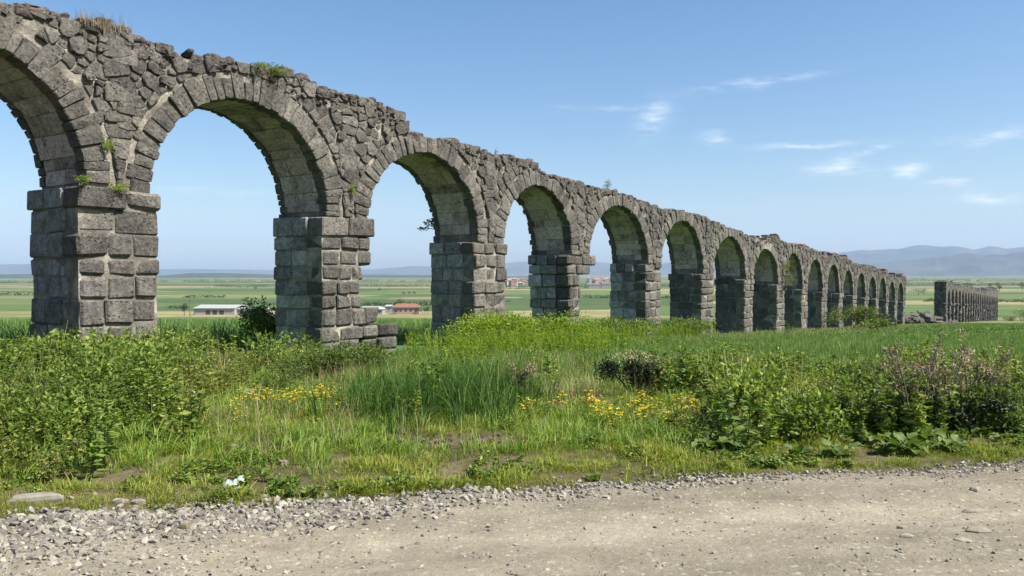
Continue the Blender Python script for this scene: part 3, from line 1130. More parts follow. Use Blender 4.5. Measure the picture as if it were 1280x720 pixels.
def far_arcade():
    root = empty('aqueduct', (P0[0], P0[1], 0), math.pi / 2 - TH)
    tag(root, 'far detached stretch of the aqueduct beyond the collapsed gap', 'aqueduct')
    u0 = px_u(1183)
    tops = [px_z(*p) for p in [(1170, 352.5), (1193, 353), (1196, 357), (1210, 360), (1226, 362), (1231, 366), (1234, 361), (1246, 361), (1249, 366)]]
    tu, tz = [p[0] for p in tops], [p[1] for p in tops]
    us = [u0]
    us.append(u0 + 7.0)
    while us[-1] < px_u(1247.5): us.append(us[-1] + 6.9)
    im = lambda u: float(np.interp(u, [px_u(1175), px_u(1247)], [px_z(1175, 378)[1], px_z(1247, 381.5)[1]]))
    rest = Geo()
    for k, u in enumerate(us):
        zb = gz(*loc2w(u + 1, 1)) - .4
        zi = im(u)
        g = Geo()
        w = PW if k else 2.6
        z = zb; 
        while z < zi - .2:
            h = random.uniform(.5, .75)
            z1 = min(z + h, zi)
            ex = .1 if z1 >= zi - .2 else 0
            block(g, u - ex + random.uniform(-.05, .05), u + w + ex + random.uniform(-.1, .05), -ex + random.uniform(-.04, .04), TK + ex, z, z1 - .02, .04, .05)
            z = z1
        g.build('pier', M['far_masonry'], root)
        if k + 1 < len(us):
            a0, a1 = u + w - .2, us[k + 1] + .2
            uc, ha = (a0 + a1) / 2, (a1 - a0) / 2
            zc = (im(u) + im(us[k + 1])) / 2
            uL, uR = (u + w / 2 if k else u), us[k + 1] + PW / 2
            fn = lambda q: float(np.interp(q, tu, tz)) + .5 * (vnoise(q * .9, 0, 91) - .5)
            hb = min(ha, float(np.interp(uc, tu, tz)) - zc - .5)
            cols = [(uL, zc - .3), (a0, zc - .3)] + [(uc + ha * math.cos(p), zc + hb * math.sin(p)) for p in np.linspace(math.pi, 0, 20)] + [(a1, zc - .3), (uR, zc - .3)]
            fr, bk, ft, bt = [], [], [], []
            for (q, z) in cols:
                t = max(fn(q), z + .1)
                fr.append((q, .02, z)); bk.append((q, TK - .02, z)); ft.append((q, .02, t)); bt.append((q, TK - .02, t - .1))
            n = len(cols); fs = []
            for j in range(n - 1):
                fs += [(j, j + 1, 2 * n + j + 1, 2 * n + j), (n + j + 1, n + j, 3 * n + j, 3 * n + j + 1), (2 * n + j, 2 * n + j + 1, 3 * n + j + 1, 3 * n + j), (j + 1, j, n + j, n + j + 1)]
            for j in (0, n - 1): fs.append((j, n + j, 3 * n + j, 2 * n + j))
            g = Geo(); g.add(fr + bk + ft + bt, fs, .5)
            q = uL
            while q < uR:
                ww = random.uniform(.5, 1.1); t = fn(q)
                block(rest, q, q + ww, random.uniform(-.1, .1), TK, t - .4, t + random.uniform(-.1, .3), .1, .08)
                q += ww
            g.build('arch_wall', M['far_masonry'], root)
    o = rest.build('top_rubble', M['far_masonry'], root); o['kind'] = 'stuff'


far_arcade()

# fallen blocks in the gap between the two stretches
def fallen():
    k = 0
    for _ in range(80):
        u = random.uniform(113.5, 138); t = random.gauss(.6, 1.6)
        x, y = loc2w(u, t)
        hmax = 1.9 * math.exp(-((u - 122) / 8) ** 2) + .3
        s = random.uniform(.3, .75)
        z = gz(x, y) + max(0, hmax * math.exp(-(t / 2) ** 2) * random.random()) - .1
        g = Geo()
        block(g, -s, s, -s * .6, s * .6, -s * .45, s * .45, .12 * s, .12 * s)
        o = g.build('fallen_block', M['stone'])
        o.location = (x, y, z + s * .3); o.rotation_euler = (random.uniform(-.5, .5), random.uniform(-.5, .5), random.uniform(0, 6))
        tag(o, 'tumbled grey block in the rubble heap closing the gap in the aqueduct', 'stone block', 'fallen blocks in the aqueduct gap')


fallen()


# ------------------------------------------------------------------ scattering (uncountable plants and gravel)
def proto(g, name, mats):
    return bpy.data.objects.new(name, g.mesh(name, mats))


def scatter(name, protos, P, rotz, scale, label, cat, tilt=None, nonuni=None):
    P = np.asarray(P, float); n = len(P)
    me = bpy.data.meshes.new(name)
    me.vertices.add(n)
    me.vertices.foreach_set('co', P.reshape(-1).astype(np.float32))
    a = me.attributes.new('pick', 'INT', 'POINT'); a.data.foreach_set('value', RNG.integers(0, len(protos), n).astype(np.int32))
    rot = np.zeros((n, 3)); rot[:, 2] = rotz
    if tilt is not None: rot[:, :2] = tilt
    a = me.attributes.new('turn', 'FLOAT_VECTOR', 'POINT'); a.data.foreach_set('vector', rot.reshape(-1).astype(np.float32))
    sc = np.repeat(np.asarray(scale, float).reshape(n, 1), 3, 1) if nonuni is None else nonuni
    a = me.attributes.new('size', 'FLOAT_VECTOR', 'POINT'); a.data.foreach_set('vector', sc.reshape(-1).astype(np.float32))
    o = bpy.data.objects.new(name, me); C.objects.link(o)
    ng = bpy.data.node_groups.new(name, 'GeometryNodeTree')
    ng.interface.new_socket('Geometry', in_out='INPUT', socket_type='NodeSocketGeometry')
    ng.interface.new_socket('Geometry', in_out='OUTPUT', socket_type='NodeSocketGeometry')
    N, L = ng.nodes.new, ng.links.new
    gi, go = N('NodeGroupInput'), N('NodeGroupOutput')
    g2i = N('GeometryNodeGeometryToInstance')
    for p in protos:
        oi = N('GeometryNodeObjectInfo'); oi.inputs['Object'].default_value = p
        L(oi.outputs['Geometry'], g2i.inputs[0])
    def attr(nm, ty):
        x = N('GeometryNodeInputNamedAttribute'); x.data_type = ty; x.inputs['Name'].default_value = nm
        return x.outputs['Attribute']
    ip = N('GeometryNodeInstanceOnPoints'); ip.inputs['Pick Instance'].default_value = True
    e2r = N('FunctionNodeEulerToRotation'); L(attr('turn', 'FLOAT_VECTOR'), e2r.inputs[0])
    L(gi.outputs[0], ip.inputs['Points']); L(g2i.outputs[0], ip.inputs['Instance'])
    L(attr('pick', 'INT'), ip.inputs['Instance Index']); L(e2r.outputs[0], ip.inputs['Rotation']); L(attr('size', 'FLOAT_VECTOR'), ip.inputs['Scale'])
    L(ip.outputs[0], go.inputs[0])
    md = o.modifiers.new('scatter', 'NODES'); md.node_group = ng
    tag(o, label, cat, kind='stuff')
    return o


def tuft(n, h0, h1, w0, w1, spread, lean, mat, name, segs=3, droop=1.0):
    g = Geo()
    for _ in range(n):
        r = spread * math.sqrt(random.random()); a = random.uniform(0, 6.28)
        h = random.uniform(h0, h1)
        g.blade((r * math.cos(a), r * math.sin(a), -.01), h, random.uniform(w0, w1), a + random.uniform(-1, 1), random.uniform(*lean), random.random(), segs, 0, droop)
    return proto(g, name, mat)


def rnd_dirs(n, zlo, zhi):
    a = RNG.uniform(0, 2 * np.pi, n); z = RNG.uniform(zlo, zhi, n); r = np.sqrt(np.maximum(0, 1 - z * z))
    d = np.stack([r * np.cos(a), r * np.sin(a), z], -1)
    s = np.cross(d, np.array([0, 0, 1.])); s /= np.linalg.norm(s, axis=1)[:, None] + 1e-6
    roll = RNG.normal(0, .6, n)[:, None]
    s = s * np.cos(roll) + np.cross(d, s) * np.sin(roll)
    return d, s


def weed(stems, h, nl, ll, mat, name, spread=.12, top=None):
    """an upright leafy weed: a few stems with leaves all the way up"""
    g = Geo()
    for s in range(stems):
        a = random.uniform(0, 6.28); r = spread * random.random()
        hh = h * random.uniform(.6, 1.05)
        b = np.array([r * math.cos(a), r * math.sin(a), -.02]); tipv = b + np.array([math.cos(a) * hh * random.uniform(.05, .35), math.sin(a) * hh * random.uniform(.05, .35), hh])
        g.tube([b, (b + tipv) / 2 + RNG.normal(0, .01, 3), tipv], [.006, .004, .002], 3, .3, 0)
        k = RNG.uniform(.1, 1, nl) ** .8
        base = b + (tipv - b) * k[:, None]
        d, sd = rnd_dirs(nl, -.25, .65)
        g.leaves(base, d, sd, ll * RNG.uniform(.6, 1.2, nl) * (1.15 - .6 * k), ll * .42 * (1.1 - .5 * k), RNG.random(nl), 0)
        if top:
            d, sd = rnd_dirs(14, .0, 1)
            g.leaves(np.repeat(tipv[None], 14, 0) + RNG.normal(0, .012, (14, 3)), d, sd, .035, .018, RNG.random(14), 1)
    return proto(g, name, [mat] + ([top] if top else []))


P_LAWN = [tuft(18, .02, .085, .005, .009, .08, (.3, 1.2), M['lawn'], 'lawn_tuft', 2) for _ in range(5)]
P_GRASS = [tuft(20, .07, .26, .006, .011, .10, (.3, 1.1), M['grass'], 'grass_tuft', 3) for _ in range(5)]
P_TALL = [tuft(24, .35, .80, .009, .017, .15, (.2, .9), M['tall'], 'tall_tuft', 4, 1.5) for _ in range(5)]
P_DRY = [tuft(14, .12, .40, .003, .006, .10, (.1, .6), M['dry'], 'dry_tuft', 2) for _ in range(3)]
P_WEED = [weed(3, .40, 40, .085, M['weed'], 'leafy_weed') for _ in range(4)]
P_WEED2 = [weed(3, .46, 40, .075, M['weed2'], 'pale_weed') for _ in range(4)]
P_LOW = [weed(4, .10, 12, .065, M['weed'], 'low_weed', .06) for _ in range(4)]
P_LIME = [weed(5, .55, 46, .06, M['lime'], 'lime_weed', .2) for _ in range(4)]
P_RUSSET = [weed(3, .42, 26, .05, M['russet'], 'russet_dock', .08) for _ in range(3)]
P_WHEAT = [tuft(30, .14, .32, .007, .013, .22, (.1, .6), M['wheat'], 'wheat_tuft', 2) for _ in range(4)]
P_WHEATFAR = [tuft(36, .10, .2, .03, .05, .6, (.1, .5), M['wheat'], 'wheat_patch', 2) for _ in range(3)]
P_CORN = [tuft(26, .6, 1.3, .03, .05, .40, (.25, .9), M['corn'], 'corn_plant', 4, 1.6) for _ in range(4)]


def flower_proto():
    g = Geo()
    for _ in range(7):
        a = random.uniform(0, 6.28); r = .10 * random.random(); h = random.uniform(.10, .22)
        b = np.array([r * math.cos(a), r * math.sin(a), 0]); t = b + np.array([random.uniform(-.05, .05), random.uniform(-.05, .05), h])
        g.tube([b, t], [.003, .002], 3, .4, 0)
        n = 7
        d, s = rnd_dirs(n, .05, .5)
        g.leaves(np.repeat(t[None], n, 0), d, s, .022, .018, RNG.random(n), 1)
        d, s = rnd_dirs(6, .0, .6)
        g.leaves(b + (t - b) * RNG.random((6, 1)), d, s, .05, .015, RNG.random(6), 0)
    return proto(g, 'flower_sprig', [M['weed2'], M['flower']])


P_FLOWER = [flower_proto() for _ in range(4)]


def rock_proto(name, mat, flat=.6):
    ph = (1 + 5 ** .5) / 2
    v = np.array([(-1, ph, 0), (1, ph, 0), (-1, -ph, 0), (1, -ph, 0), (0, -1, ph), (0, 1, ph), (0, -1, -ph), (0, 1, -ph), (ph, 0, -1), (ph, 0, 1), (-ph, 0, -1), (-ph, 0, 1)]) / 1.9
    f = [(0, 11, 5), (0, 5, 1), (0, 1, 7), (0, 7, 10), (0, 10, 11), (1, 5, 9), (5, 11, 4), (11, 10, 2), (10, 7, 6), (7, 1, 8), (3, 9, 4), (3, 4, 2), (3, 2, 6), (3, 6, 8), (3, 8, 9), (4, 9, 5), (2, 4, 11), (6, 2, 10), (8, 6, 7), (9, 8, 1)]
    v = v * (1 + RNG.normal(0, .27, (12, 1))) * np.array([1, RNG.uniform(.6, .9), flat])
    g = Geo(); g.add(v, f, .5)
    return proto(g, name, mat)


P_ROCK = [rock_proto('gravel_chip', M['gravel'], random.uniform(.3, .65)) for _ in range(8)]


def fill(x0, x1, y0, y1, dens, fn):
    """random spots in a rectangle kept with probability fn(x, y)"""
    n = int((x1 - x0) * (y1 - y0) * dens)
    x = RNG.uniform(x0, x1, n); y = RNG.uniform(y0, y1, n)
    k = RNG.random(n) < fn(x, y)
    return x[k], y[k]


def tof(x, y):
    """distance in front of the aqueduct's face (positive on the camera's side)"""
    return -((x - P0[0]) * NB[0] + (y - P0[1]) * NB[1])


def inview(x, y, m_=.75):
    return (np.abs(x) < m_ * y + 2.5)


def place(name, protos, xy, s0, s1, label, cat, sink=.0, sizefn=None):
    x, y = xy
    sc = RNG.uniform(s0, s1, len(x))
    if sizefn is not None: sc = sc * sizefn(x, y)
    z = ground_z(x, y) - sink
    return scatter(name, protos, np.stack([x, y, z], -1), RNG.uniform(0, 6.28, len(x)), sc, label, cat, tilt=RNG.normal(0, .08, (len(x), 2)))


def G(x, y, cx, cy, sx, sy):
    return np.exp(-((x - cx) / sx) ** 2 - ((y - cy) / sy) ** 2)


def sstep(a, b, x):
    t = np.clip((x - a) / (b - a), 0, 1)
    return t * t * (3 - 2 * t)


def soil(x, y):
    return sstep(.35, .75, np.hypot((x + .58) * .75, (y - 7.85) * 1.3) + .4 * (vnoise(x * 5, y * 5, 8) - .5))


qd = lambda x, y: y - edge_y(x)
leftw = lambda x, y: sstep(.0, .9, (-3.0 - .07 * (y - 7)) - x + .8 * (fbm(x * .8, y * .8, 21) - .5)) * sstep(.55, 1.2, qd(x, y))
rightw = lambda x, y: sstep(-.3, .8, x - 1.65 - .06 * (y - 7) + 1.2 * (fbm(x * .7, y * .7, 22) - .5)) * sstep(.75, 1.5, qd(x, y)) * sstep(14.5, 11.5, y)
tallz = lambda x, y: np.clip(G(x, y, -.95, 10.4, .62, 1.2) * 1.7 + G(x, y, -.3, 11.0, .45, 1.2) + .45 * G(x, y, -1.75, 9.4, .45, .5), 0, 1)

# verge lawn
place('verge_grass', P_LAWN, fill(-9, 11, 3.5, 11, 300, lambda x, y: (qd(x, y) > RNG.normal(0.02, .05, len(x))) * soil(x, y) * inview(x, y) * np.clip(1.25 - .13 * qd(x, y), .1, 1) * (.12 + 1.1 * sstep(.36, .58, fbm(x * 2.2, y * 2.2, 12)))),
      .6, 1.25, 'short yellow-green verge grass along the road edge', 'grass', sizefn=lambda x, y: .6 + .9 * sstep(.35, .7, fbm(x * 3, y * 3, 13)))
place('low_weeds', P_LOW, fill(-9, 11, 4, 13, 40, lambda x, y: (qd(x, y) > .12) * soil(x, y) * (1 - np.clip(1.6 * G(x, y, -3.1, 5.55, .75, .45), 0, 1)) * inview(x, y) * sstep(.42, .62, fbm(x * .9, y * .9, 14))),
      .6, 1.4, 'low broad leafed weeds spread through the verge', 'weeds')
place('meadow_grass', P_GRASS, fill(-14, 16, 6, 17, 46, lambda x, y: sstep(.6, 2.0, qd(x, y)) * inview(x, y) * soil(x, y) * (.25 + .9 * sstep(.38, .6, fbm(x * .7, y * .7, 15)))),
      .6, 1.2, 'green meadow grass between road and aqueduct', 'grass')
place('tall_grass', P_TALL, fill(-3.5, 2, 7.5, 14.5, 44, lambda x, y: tallz(x, y)),
      .65, 1.05, 'tall dark green grass stand in the middle of the verge', 'grass')
place('leafy_weeds', P_WEED, fill(-14, 14, 6, 17, 15, lambda x, y: np.clip(leftw(x, y) * (.15 + 1.0 * sstep(.35, .6, fbm(x * 1.2, y * 1.2, 23))) + rightw(x, y) * (.35 + .8 * sstep(.38, .6, fbm(x * 1.2, y * 1.2, 27))) + .05 * sstep(1.2, 2.5, qd(x, y)) - .9 * G(x, y, -2.7, 9.8, .8, .8) - .8 * G(x, y, 1.2, 9.2, .8, .7), 0, 1) * inview(x, y)),
      .65, 1.35, 'tangled green leafy weeds on both flanks of the verge', 'weeds', sizefn=lambda x, y: .55 + .95 * sstep(.35, .7, fbm(x * .75, y * .75, 71)))
place('pale_weeds', P_WEED2, fill(-14, 14, 6, 17, 14, lambda x, y: np.clip(leftw(x, y) * sstep(.4, .62, fbm(x * .8, y * .8, 24)) + rightw(x, y) * sstep(.42, .6, fbm(x * .8, y * .8, 25)), 0, 1) * inview(x, y)),
      .6, 1.3, 'pale green seeding weeds among the leafy tangle', 'weeds')
place('dry_grass', P_DRY, fill(-14, 16, 6.3, 17, 12, lambda x, y: sstep(1.0, 2.5, qd(x, y)) * inview(x, y) * sstep(.52, .68, fbm(x * .9 + 9, y * .9, 26))),
      .7, 1.3, 'straw coloured dry grass stems among the weeds', 'grass')
place('yellow_flowers', P_FLOWER, fill(-4, 4, 7.5, 12, 26, lambda x, y: np.clip(G(x, y, -2.7, 9.9, .55, .55) + G(x, y, 1.25, 9.3, .65, .6) + .4 * G(x, y, 2.4, 9.8, .6, .8) + .12 * G(x, y, -2.9, 8.3, .7, .8), 0, 1)),
      .7, 1.2, 'small bright yellow wildflowers in two loose patches', 'wildflowers')
place('russet_dock', P_RUSSET, fill(-8, 12, 8, 14, 8, lambda x, y: np.clip(G(x, y, .1, 11.2, .35, 1.3) + G(x, y, 3.4, 12, .9, .8) * .7 + .5 * G(x, y, -5.5, 12.5, 1.2, .9), 0, 1)),
      .7, 1.3, 'russet seed heads of dock above the grass', 'weeds')
def mound(mat, leaf, n, name):
    g = Geo()
    L_ = np.array([(random.uniform(-.3, .3), random.uniform(-.3, .3), random.uniform(.12, .38), random.uniform(.14, .28)) for _ in range(7)])
    LL = L_[RNG.integers(0, 7, n)]
    u = rnd_dirs(n, -1, 1)[0]
    p = LL[:, :3] + u * (RNG.random(n) ** .4 * LL[:, 3])[:, None]
    p[:, 2] = np.abs(p[:, 2])
    d_, s_ = rnd_dirs(n, -.2, .9)
    d_ = d_ + u * .5; d_ /= np.linalg.norm(d_, axis=1)[:, None]
    s_ = np.cross(d_, rnd_dirs(n, -1, 1)[0]); s_ /= np.linalg.norm(s_, axis=1)[:, None]
    g.leaves(p, d_, s_, leaf * RNG.uniform(.6, 1.3, n), leaf * .5, RNG.random(n))
    for _ in range(10):
        a = random.uniform(0, 6.28); h = random.uniform(.4, .75)
        g.tube([(0, 0, 0), (math.cos(a) * .2, math.sin(a) * .2, h * .6), (math.cos(a) * .3, math.sin(a) * .3, h)], [.005, .004, .002], 3, .8)
    return proto(g, name, mat)


P_MOUND = [mound(M[k], l, 900, 'bushy_weed') for (k, l) in (('weed', .06), ('weed2', .05), ('bushleaf', .055), ('bushleaf', .04), ('weed', .05), ('weed', .075))]
place('bushy_weeds', P_MOUND, fill(-13, 13, 6.8, 16, 1.05, lambda x, y: np.clip(leftw(x, y) * 1.1 + 1.0 * rightw(x, y) + .9 * G(x, y, -4.2, 13, 1.6, 2) + .10 * sstep(2.2, 4, qd(x, y)) - G(x, y, -2.7, 9.8, .9, .8) - G(x, y, 1.2, 9.2, .9, .8) - tallz(x, y) * 2, 0, 1) * inview(x, y)),
      .55, 1.35, 'bushy mounds of mixed weeds on both flanks of the verge', 'weeds')


def clods():
    x, y = fill(-1.6, .6, 7.2, 8.6, 170, lambda x, y: 1 - soil(x, y))
    sc = .008 + .035 * RNG.random(len(x)) ** 2.5
    scatter('earth_clods', [rock_proto('earth_clod', M['dirtclod'], .7) for _ in range(5)], np.stack([x, y, ground_z(x, y) + sc * .2], -1), RNG.uniform(0, 6.28, len(x)), sc, 'brown clods of dug earth in the bare patch', 'soil', tilt=RNG.normal(0, .5, (len(x), 2)))


clods()
place('dead_stalks', [tuft(5, .35, .75, .005, .008, .10, (.05, .45), M['dry'], 'dead_stalk', 2) for _ in range(4)],
      fill(-12, 13, 7.5, 15, 1.6, lambda x, y: np.clip(leftw(x, y) + rightw(x, y), 0, 1) * inview(x, y) * sstep(.42, .6, fbm(x * .9, y * .9, 88))),
      .7, 1.2, 'thin bleached dead stalks standing among the weeds', 'weeds')
# crop in front of the aqueduct
place('young_wheat', P_WHEAT, fill(-9, 32, 12.5, 40, 8.5, lambda x, y: sstep(12.3, 14.5, y - .25 * np.abs(x) * (x < 0)) * (tof(x, y) > 1.3) * inview(x, y, .72) * np.clip(1.3 - y / 45, .35, 1)),
      .75, 1.2, 'young green wheat standing in the field below the arches', 'crop')
place('distant_wheat', P_WHEATFAR, fill(-2, 100, 36, 125, 1.0, lambda x, y: (tof(x, y) > 3.5) * inview(x, y, .72)),
      .8, 1.2, 'far green wheat field on the right', 'crop')
place('pale_grass', [tuft(22, .10, .3, .015, .03, .3, (.1, .6), leaf_mat('pale_grass_blade', (.10, .13, .035), (.17, .19, .06), (.27, .25, .11)), 'pale_tuft', 2) for _ in range(3)],
      fill(0, 100, 28, 130, 2.2, lambda x, y: (tof(x, y) > .2) * (tof(x, y) < 4.5 + 2 * vnoise(x * .2, y * .2, 4)) * inview(x, y, .75)),
      .7, 1.3, 'pale yellowish grass along the foot of the far piers', 'grass')
place('lime_weeds', P_LIME, fill(-9, 12, 14, 40, 7, lambda x, y: np.clip(1.4 * G(x, y, -.6, 22.5, 1.6, 2.6) + G(x, y, 1.6, 24.5, 1.5, 2.5) + (tof(x, y) > .3) * (tof(x, y) < 2.2) * (y > 26) * .6 + .4 * G(x, y, -1.2, 15.5, .7, 1.2), 0, 1) * (tof(x, y) > .25)),
      .8, 1.5, 'bright lime green herbage at the foot of the piers', 'weeds')
place('corn_crop', P_CORN, fill(-75, 45, 18, 150, 2.0, lambda x, y: (tof(x, y) < -4.2) * inview(x, y, .72) * np.clip(1.25 - y / 170, .45, 1)),
      .75, 1.0, 'dark green maize crop in the field behind the arches', 'crop')

# gravel
def gravel(name, xy, s0, s1, label, pw=2.0, sink=.15):
    x, y = xy
    sc = (s0 + (s1 - s0) * RNG.random(len(x)) ** pw) * np.interp(x, [-4, -2, 0, 3, 6], [1.05, .95, .72, .55, .55])
    z = np.where(y < edge_y(x), road_z(x, y), ground_z(x, y)) + sc * (.3 - sink)
    nu = sc[:, None] * RNG.uniform(.75, 1.25, (len(x), 3))
    scatter(name, P_ROCK, np.stack([x, y, z], -1), RNG.uniform(0, 6.28, len(x)), sc, label, 'gravel', tilt=RNG.normal(0, .5, (len(x), 2)), nonuni=nu)


gravel('verge_chips', fill(-6, 8, 4.5, 9.5, 60, lambda x, y: (qd(x, y) > 0) * np.clip(.5 * np.exp(-qd(x, y) / .35) + .05 * (qd(x, y) < 2.2), 0, 1)),
       .010, .040, 'pale stone chips strewn through the verge grass', 2.0)
bandw = lambda x: np.interp(x, [-6, -3, -1.5, 0, 2, 5, 9], [1.15, .95, .62, .45, .30, .26, .3])
gravel('gravel_band', fill(-6.5, 9, 3.5, 9.5, 1250, lambda x, y: sstep(-.16, .0, -qd(x, y) + .12 * (vnoise(x * 4, y * 4, 9) - .5)) * sstep(bandw(x) * 1.25, bandw(x) * .55, -qd(x, y) + .25 * (vnoise(x * 2.5, y * 2.5, 19) - .5))),
       .007, .040, 'band of crushed grey gravel between the grass and the road', 2.3)
gravel('loose_gravel', fill(-5, 7, 2.2, 8.2, 560, lambda x, y: (qd(x, y) < -.1) * np.clip(.14 + .95 * sstep(-.2, -2.0, x + .3 * (y - 4)) * sstep(2.9, .8, -qd(x, y)) + .30 * G(x, y, 3.4, 5.0, 1.3, 1.1) + .35 * sstep(.6, .72, fbm(x * 1.3, y * 1.3, 51)), 0, 1)),
       .006, .026, 'loose stone chips scattered over the dirt road', 2.5)


# ------------------------------------------------------------------ single stones
def lone_stone(px, py, w, d, h, mat, label, rz=0.0, name='stone'):
    x, y = px2ground(px, py)
    g = Geo()
    pts = []
    n = 7
    for k in range(n):
        a = 2 * math.pi * (k + random.uniform(-.3, .3)) / n
        rr = random.uniform(.65, 1.15)
        pts.append((w / 2 * rr * math.cos(a), d / 2 * rr * math.sin(a)))
    rings = [(1.0, -.6 * h), (1.02, .35 * h), (.86, .8 * h), (.5, 1.0 * h)]
    vs = []
    for (s, z) in rings:
        for p in pts: vs.append((p[0] * s + random.uniform(-.02, .02) * w, p[1] * s + random.uniform(-.02, .02) * d, z + random.uniform(-.1, .1) * h))
    vs.append((0, 0, h * 1.02))
    fs = []
    for r in range(3):
        for k in range(n): fs.append((r * n + k, r * n + (k + 1) % n, (r + 1) * n + (k + 1) % n, (r + 1) * n + k))
    for k in range(n): fs.append((3 * n + k, 3 * n + (k + 1) % n, 4 * n))
    g.add(vs, fs, .5)
    o = g.build(name, mat)
    z = float(road_z(x, y)) if y < edge_y(x) else gz(x, y)
    o.location = (x, y, z); o.rotation_euler = (random.uniform(-.06, .06), random.uniform(-.06, .06), rz)
    return tag(o, label, 'stone')


lone_stone(42, 627, .56, .20, .05, M['palestone'], 'long flat pale stone lying in the grass at lower left', .12)
lone_stone(300, 466, .20, .16, .13, M['palestone'], 'small pale stone among weeds left of the second pier')
lone_stone(310, 496, .22, .16, .10, M['palestone'], 'pale rounded stone beside the left patch of yellow flowers')
lone_stone(876, 470, .22, .16, .16, M['palestone'], 'upright pale stone right of the dark bush')
lone_stone(851, 492, .14, .12, .10, M['palestone'], 'small grey stone below the upright pale stone')
lone_stone(857, 506, .20, .14, .09, M['palestone'], 'pale stone at the right end of the yellow flowers')
lone_stone(500, 541, .18, .10, .05, M['palestone'], 'flat pale stone on the grass left of the bare earth')
lone_stone(95, 567, .17, .15, .10, M['dirtclod'], 'dark brown clod of earth below the left weeds')
lone_stone(147, 628, .12, .06, .02, M['palestone'], 'small flat pale stone in the grass above the left gravel')
lone_stone(172, 629, .12, .06, .02, M['palestone'], 'thin pale stone flake just right of another in the left verge')
lone_stone(290, 563, .16, .06, .05, M['drybrown'], 'pale dry stick of wood lying in the grass')
lone_stone(353, 582, .10, .07, .04, M['palestone'], 'pale pebble on the mown verge left of the bare earth')
lone_stone(1225, 699, .20, .12, .022, M['palestone'], 'flat angular stone sunk in the road at lower right')
lone_stone(1222, 668, .17, .11, .02, M['palestone'], 'flat stone in the road just above the lower right slab')
lone_stone(1205, 715, .13, .10, .02, M['palestone'], 'pale slab cut by the bottom edge of the picture')
lone_stone(1130, 695, .08, .05, .018, M['palestone'], 'small pale chip on the road left of the flat slab')
lone_stone(1135, 712, .09, .05, .018, M['palestone'], 'small pale chip near the bottom edge of the road')
lone_stone(228, 690, .07, .05, .03, M['drybrown'], 'brown pebble on the gravel at lower left')
lone_stone(1222, 645, .09, .07, .03, M['gravel'], 'grey pebble on the road at right')
lone_stone(826, 661, .06, .05, .02, M['palestone'], 'white chip in the middle of the road')
lone_stone(850, 658, .05, .04, .02, M['palestone'], 'pale chip just right of the white chip on the road')


# ------------------------------------------------------------------ bushes, thistles, burdock, plants on the masonry
def bush(loc, w, d, h, n, leaf, mat, label, cat='bush', name='bush', group=None, stems=True, lumps=7, extra=None):
    root = empty(name, loc)
    g = Geo()
    L_ = []
    for k in range(lumps):
        a = random.uniform(0, 6.28); r = random.uniform(.1, .8)
        L_.append((r * math.cos(a) * w / 2, r * math.sin(a) * d / 2, h * random.uniform(.22, .78), random.uniform(.18, .46)))
    L_.append((random.uniform(-.12, .12) * w, 0, h * random.uniform(.35, .5), .48))
    k = RNG.integers(0, len(L_), n)
    LL = np.array(L_)[k]
    u = rnd_dirs(n, -1, 1)[0]
    rr = RNG.random(n) ** .42
    p = LL[:, :3] + u * (rr * LL[:, 3])[:, None] * np.array([w / 2, d / 2, h * .62]) * 1.15
    p[:, 2] = np.abs(p[:, 2])
    p += RNG.normal(0, leaf * .6, (n, 3)); p[:, 2] = np.maximum(p[:, 2], .01)
    d_, s_ = rnd_dirs(n, -.5, .9)
    d_ = d_ + u * .6; d_ /= np.linalg.norm(d_, axis=1)[:, None]
    s_ = np.cross(d_, rnd_dirs(n, -1, 1)[0]); s_ /= np.linalg.norm(s_, axis=1)[:, None]
    g.leaves(p, d_, s_, leaf * RNG.uniform(.6, 1.3, n), leaf * .5, RNG.random(n))
    g.build('foliage', mat, root)
    if stems:
        st = Geo()
        for _ in range(9):
            a = random.uniform(0, 6.28)
            q = random.choice(L_)
            st.tube([(random.uniform(-.08, .08) * w, random.uniform(-.08, .08) * d, -.05), (q[0] * .5, q[1] * .5, q[2] * .55), (q[0], q[1], q[2])], [.012 * h + .004, .009 * h + .003, .003], 4, .4)
        st.build('stems', M['twig'], root)
    if extra:
        e = Geo()
        m_ = extra[1]
        a = RNG.uniform(0, 6.28, m_); r = np.sqrt(RNG.random(m_)) * .42
        p = np.stack([r * np.cos(a) * w, r * np.sin(a) * d, h * (1.02 - .9 * r * r) + RNG.normal(0, .03, m_)], -1)
        d_, s_ = rnd_dirs(m_, .1, 1)
        e.leaves(p, d_, s_, leaf * 1.3, leaf * .35, RNG.random(m_))
        e.build('seed_heads', extra[0], root)['kind'] = 'stuff'
    return tag(root, label, cat, group)


def at(px, py):
    x, y = px2ground(px, py)
    return (x, y, gz(x, y))


bush(at(792, 494), .95, .75, .56, 5200, .040, M['darkbush'], 'dark rounded thorny bush with tan crown beyond the yellow flowers', extra=(M['drybrown'], 260))
bush(at(905, 486), .75, .6, .42, 1300, .045, M['darkbush'], 'dark leaning bush right of the upright pale stone')
bush(at(400, 474), 1.55, 1.2, .70, 4200, .055, M['bushleaf'], 'bushy green shrub in front of the second pier')
bush(at(470, 462), 1.2, .9, .5, 2200, .055, M['weed2'], 'paler green shrub hugging the footing of the second pier')
x_, y_ = loc2w(6.7, 2.4)
bush((x_, y_, gz(x_, y_)), 2.2, 1.6, 1.45, 3600, .10, M['bushleaf'], 'leafy bush in the shade behind the second pier')
x_, y_ = loc2w(1.2, -1.0)
bush((x_, y_, gz(x_, y_)), 2.6, 1.3, .85, 4200, .065, M['weed'], 'weedy bush at the foot of the nearest pier')
bush(at(20, 470), 1.6, 1.2, .75, 2600, .065, M['bushleaf'], 'green bush at the left edge of the picture')
x_, y_ = loc2w(12.0, -1.2)
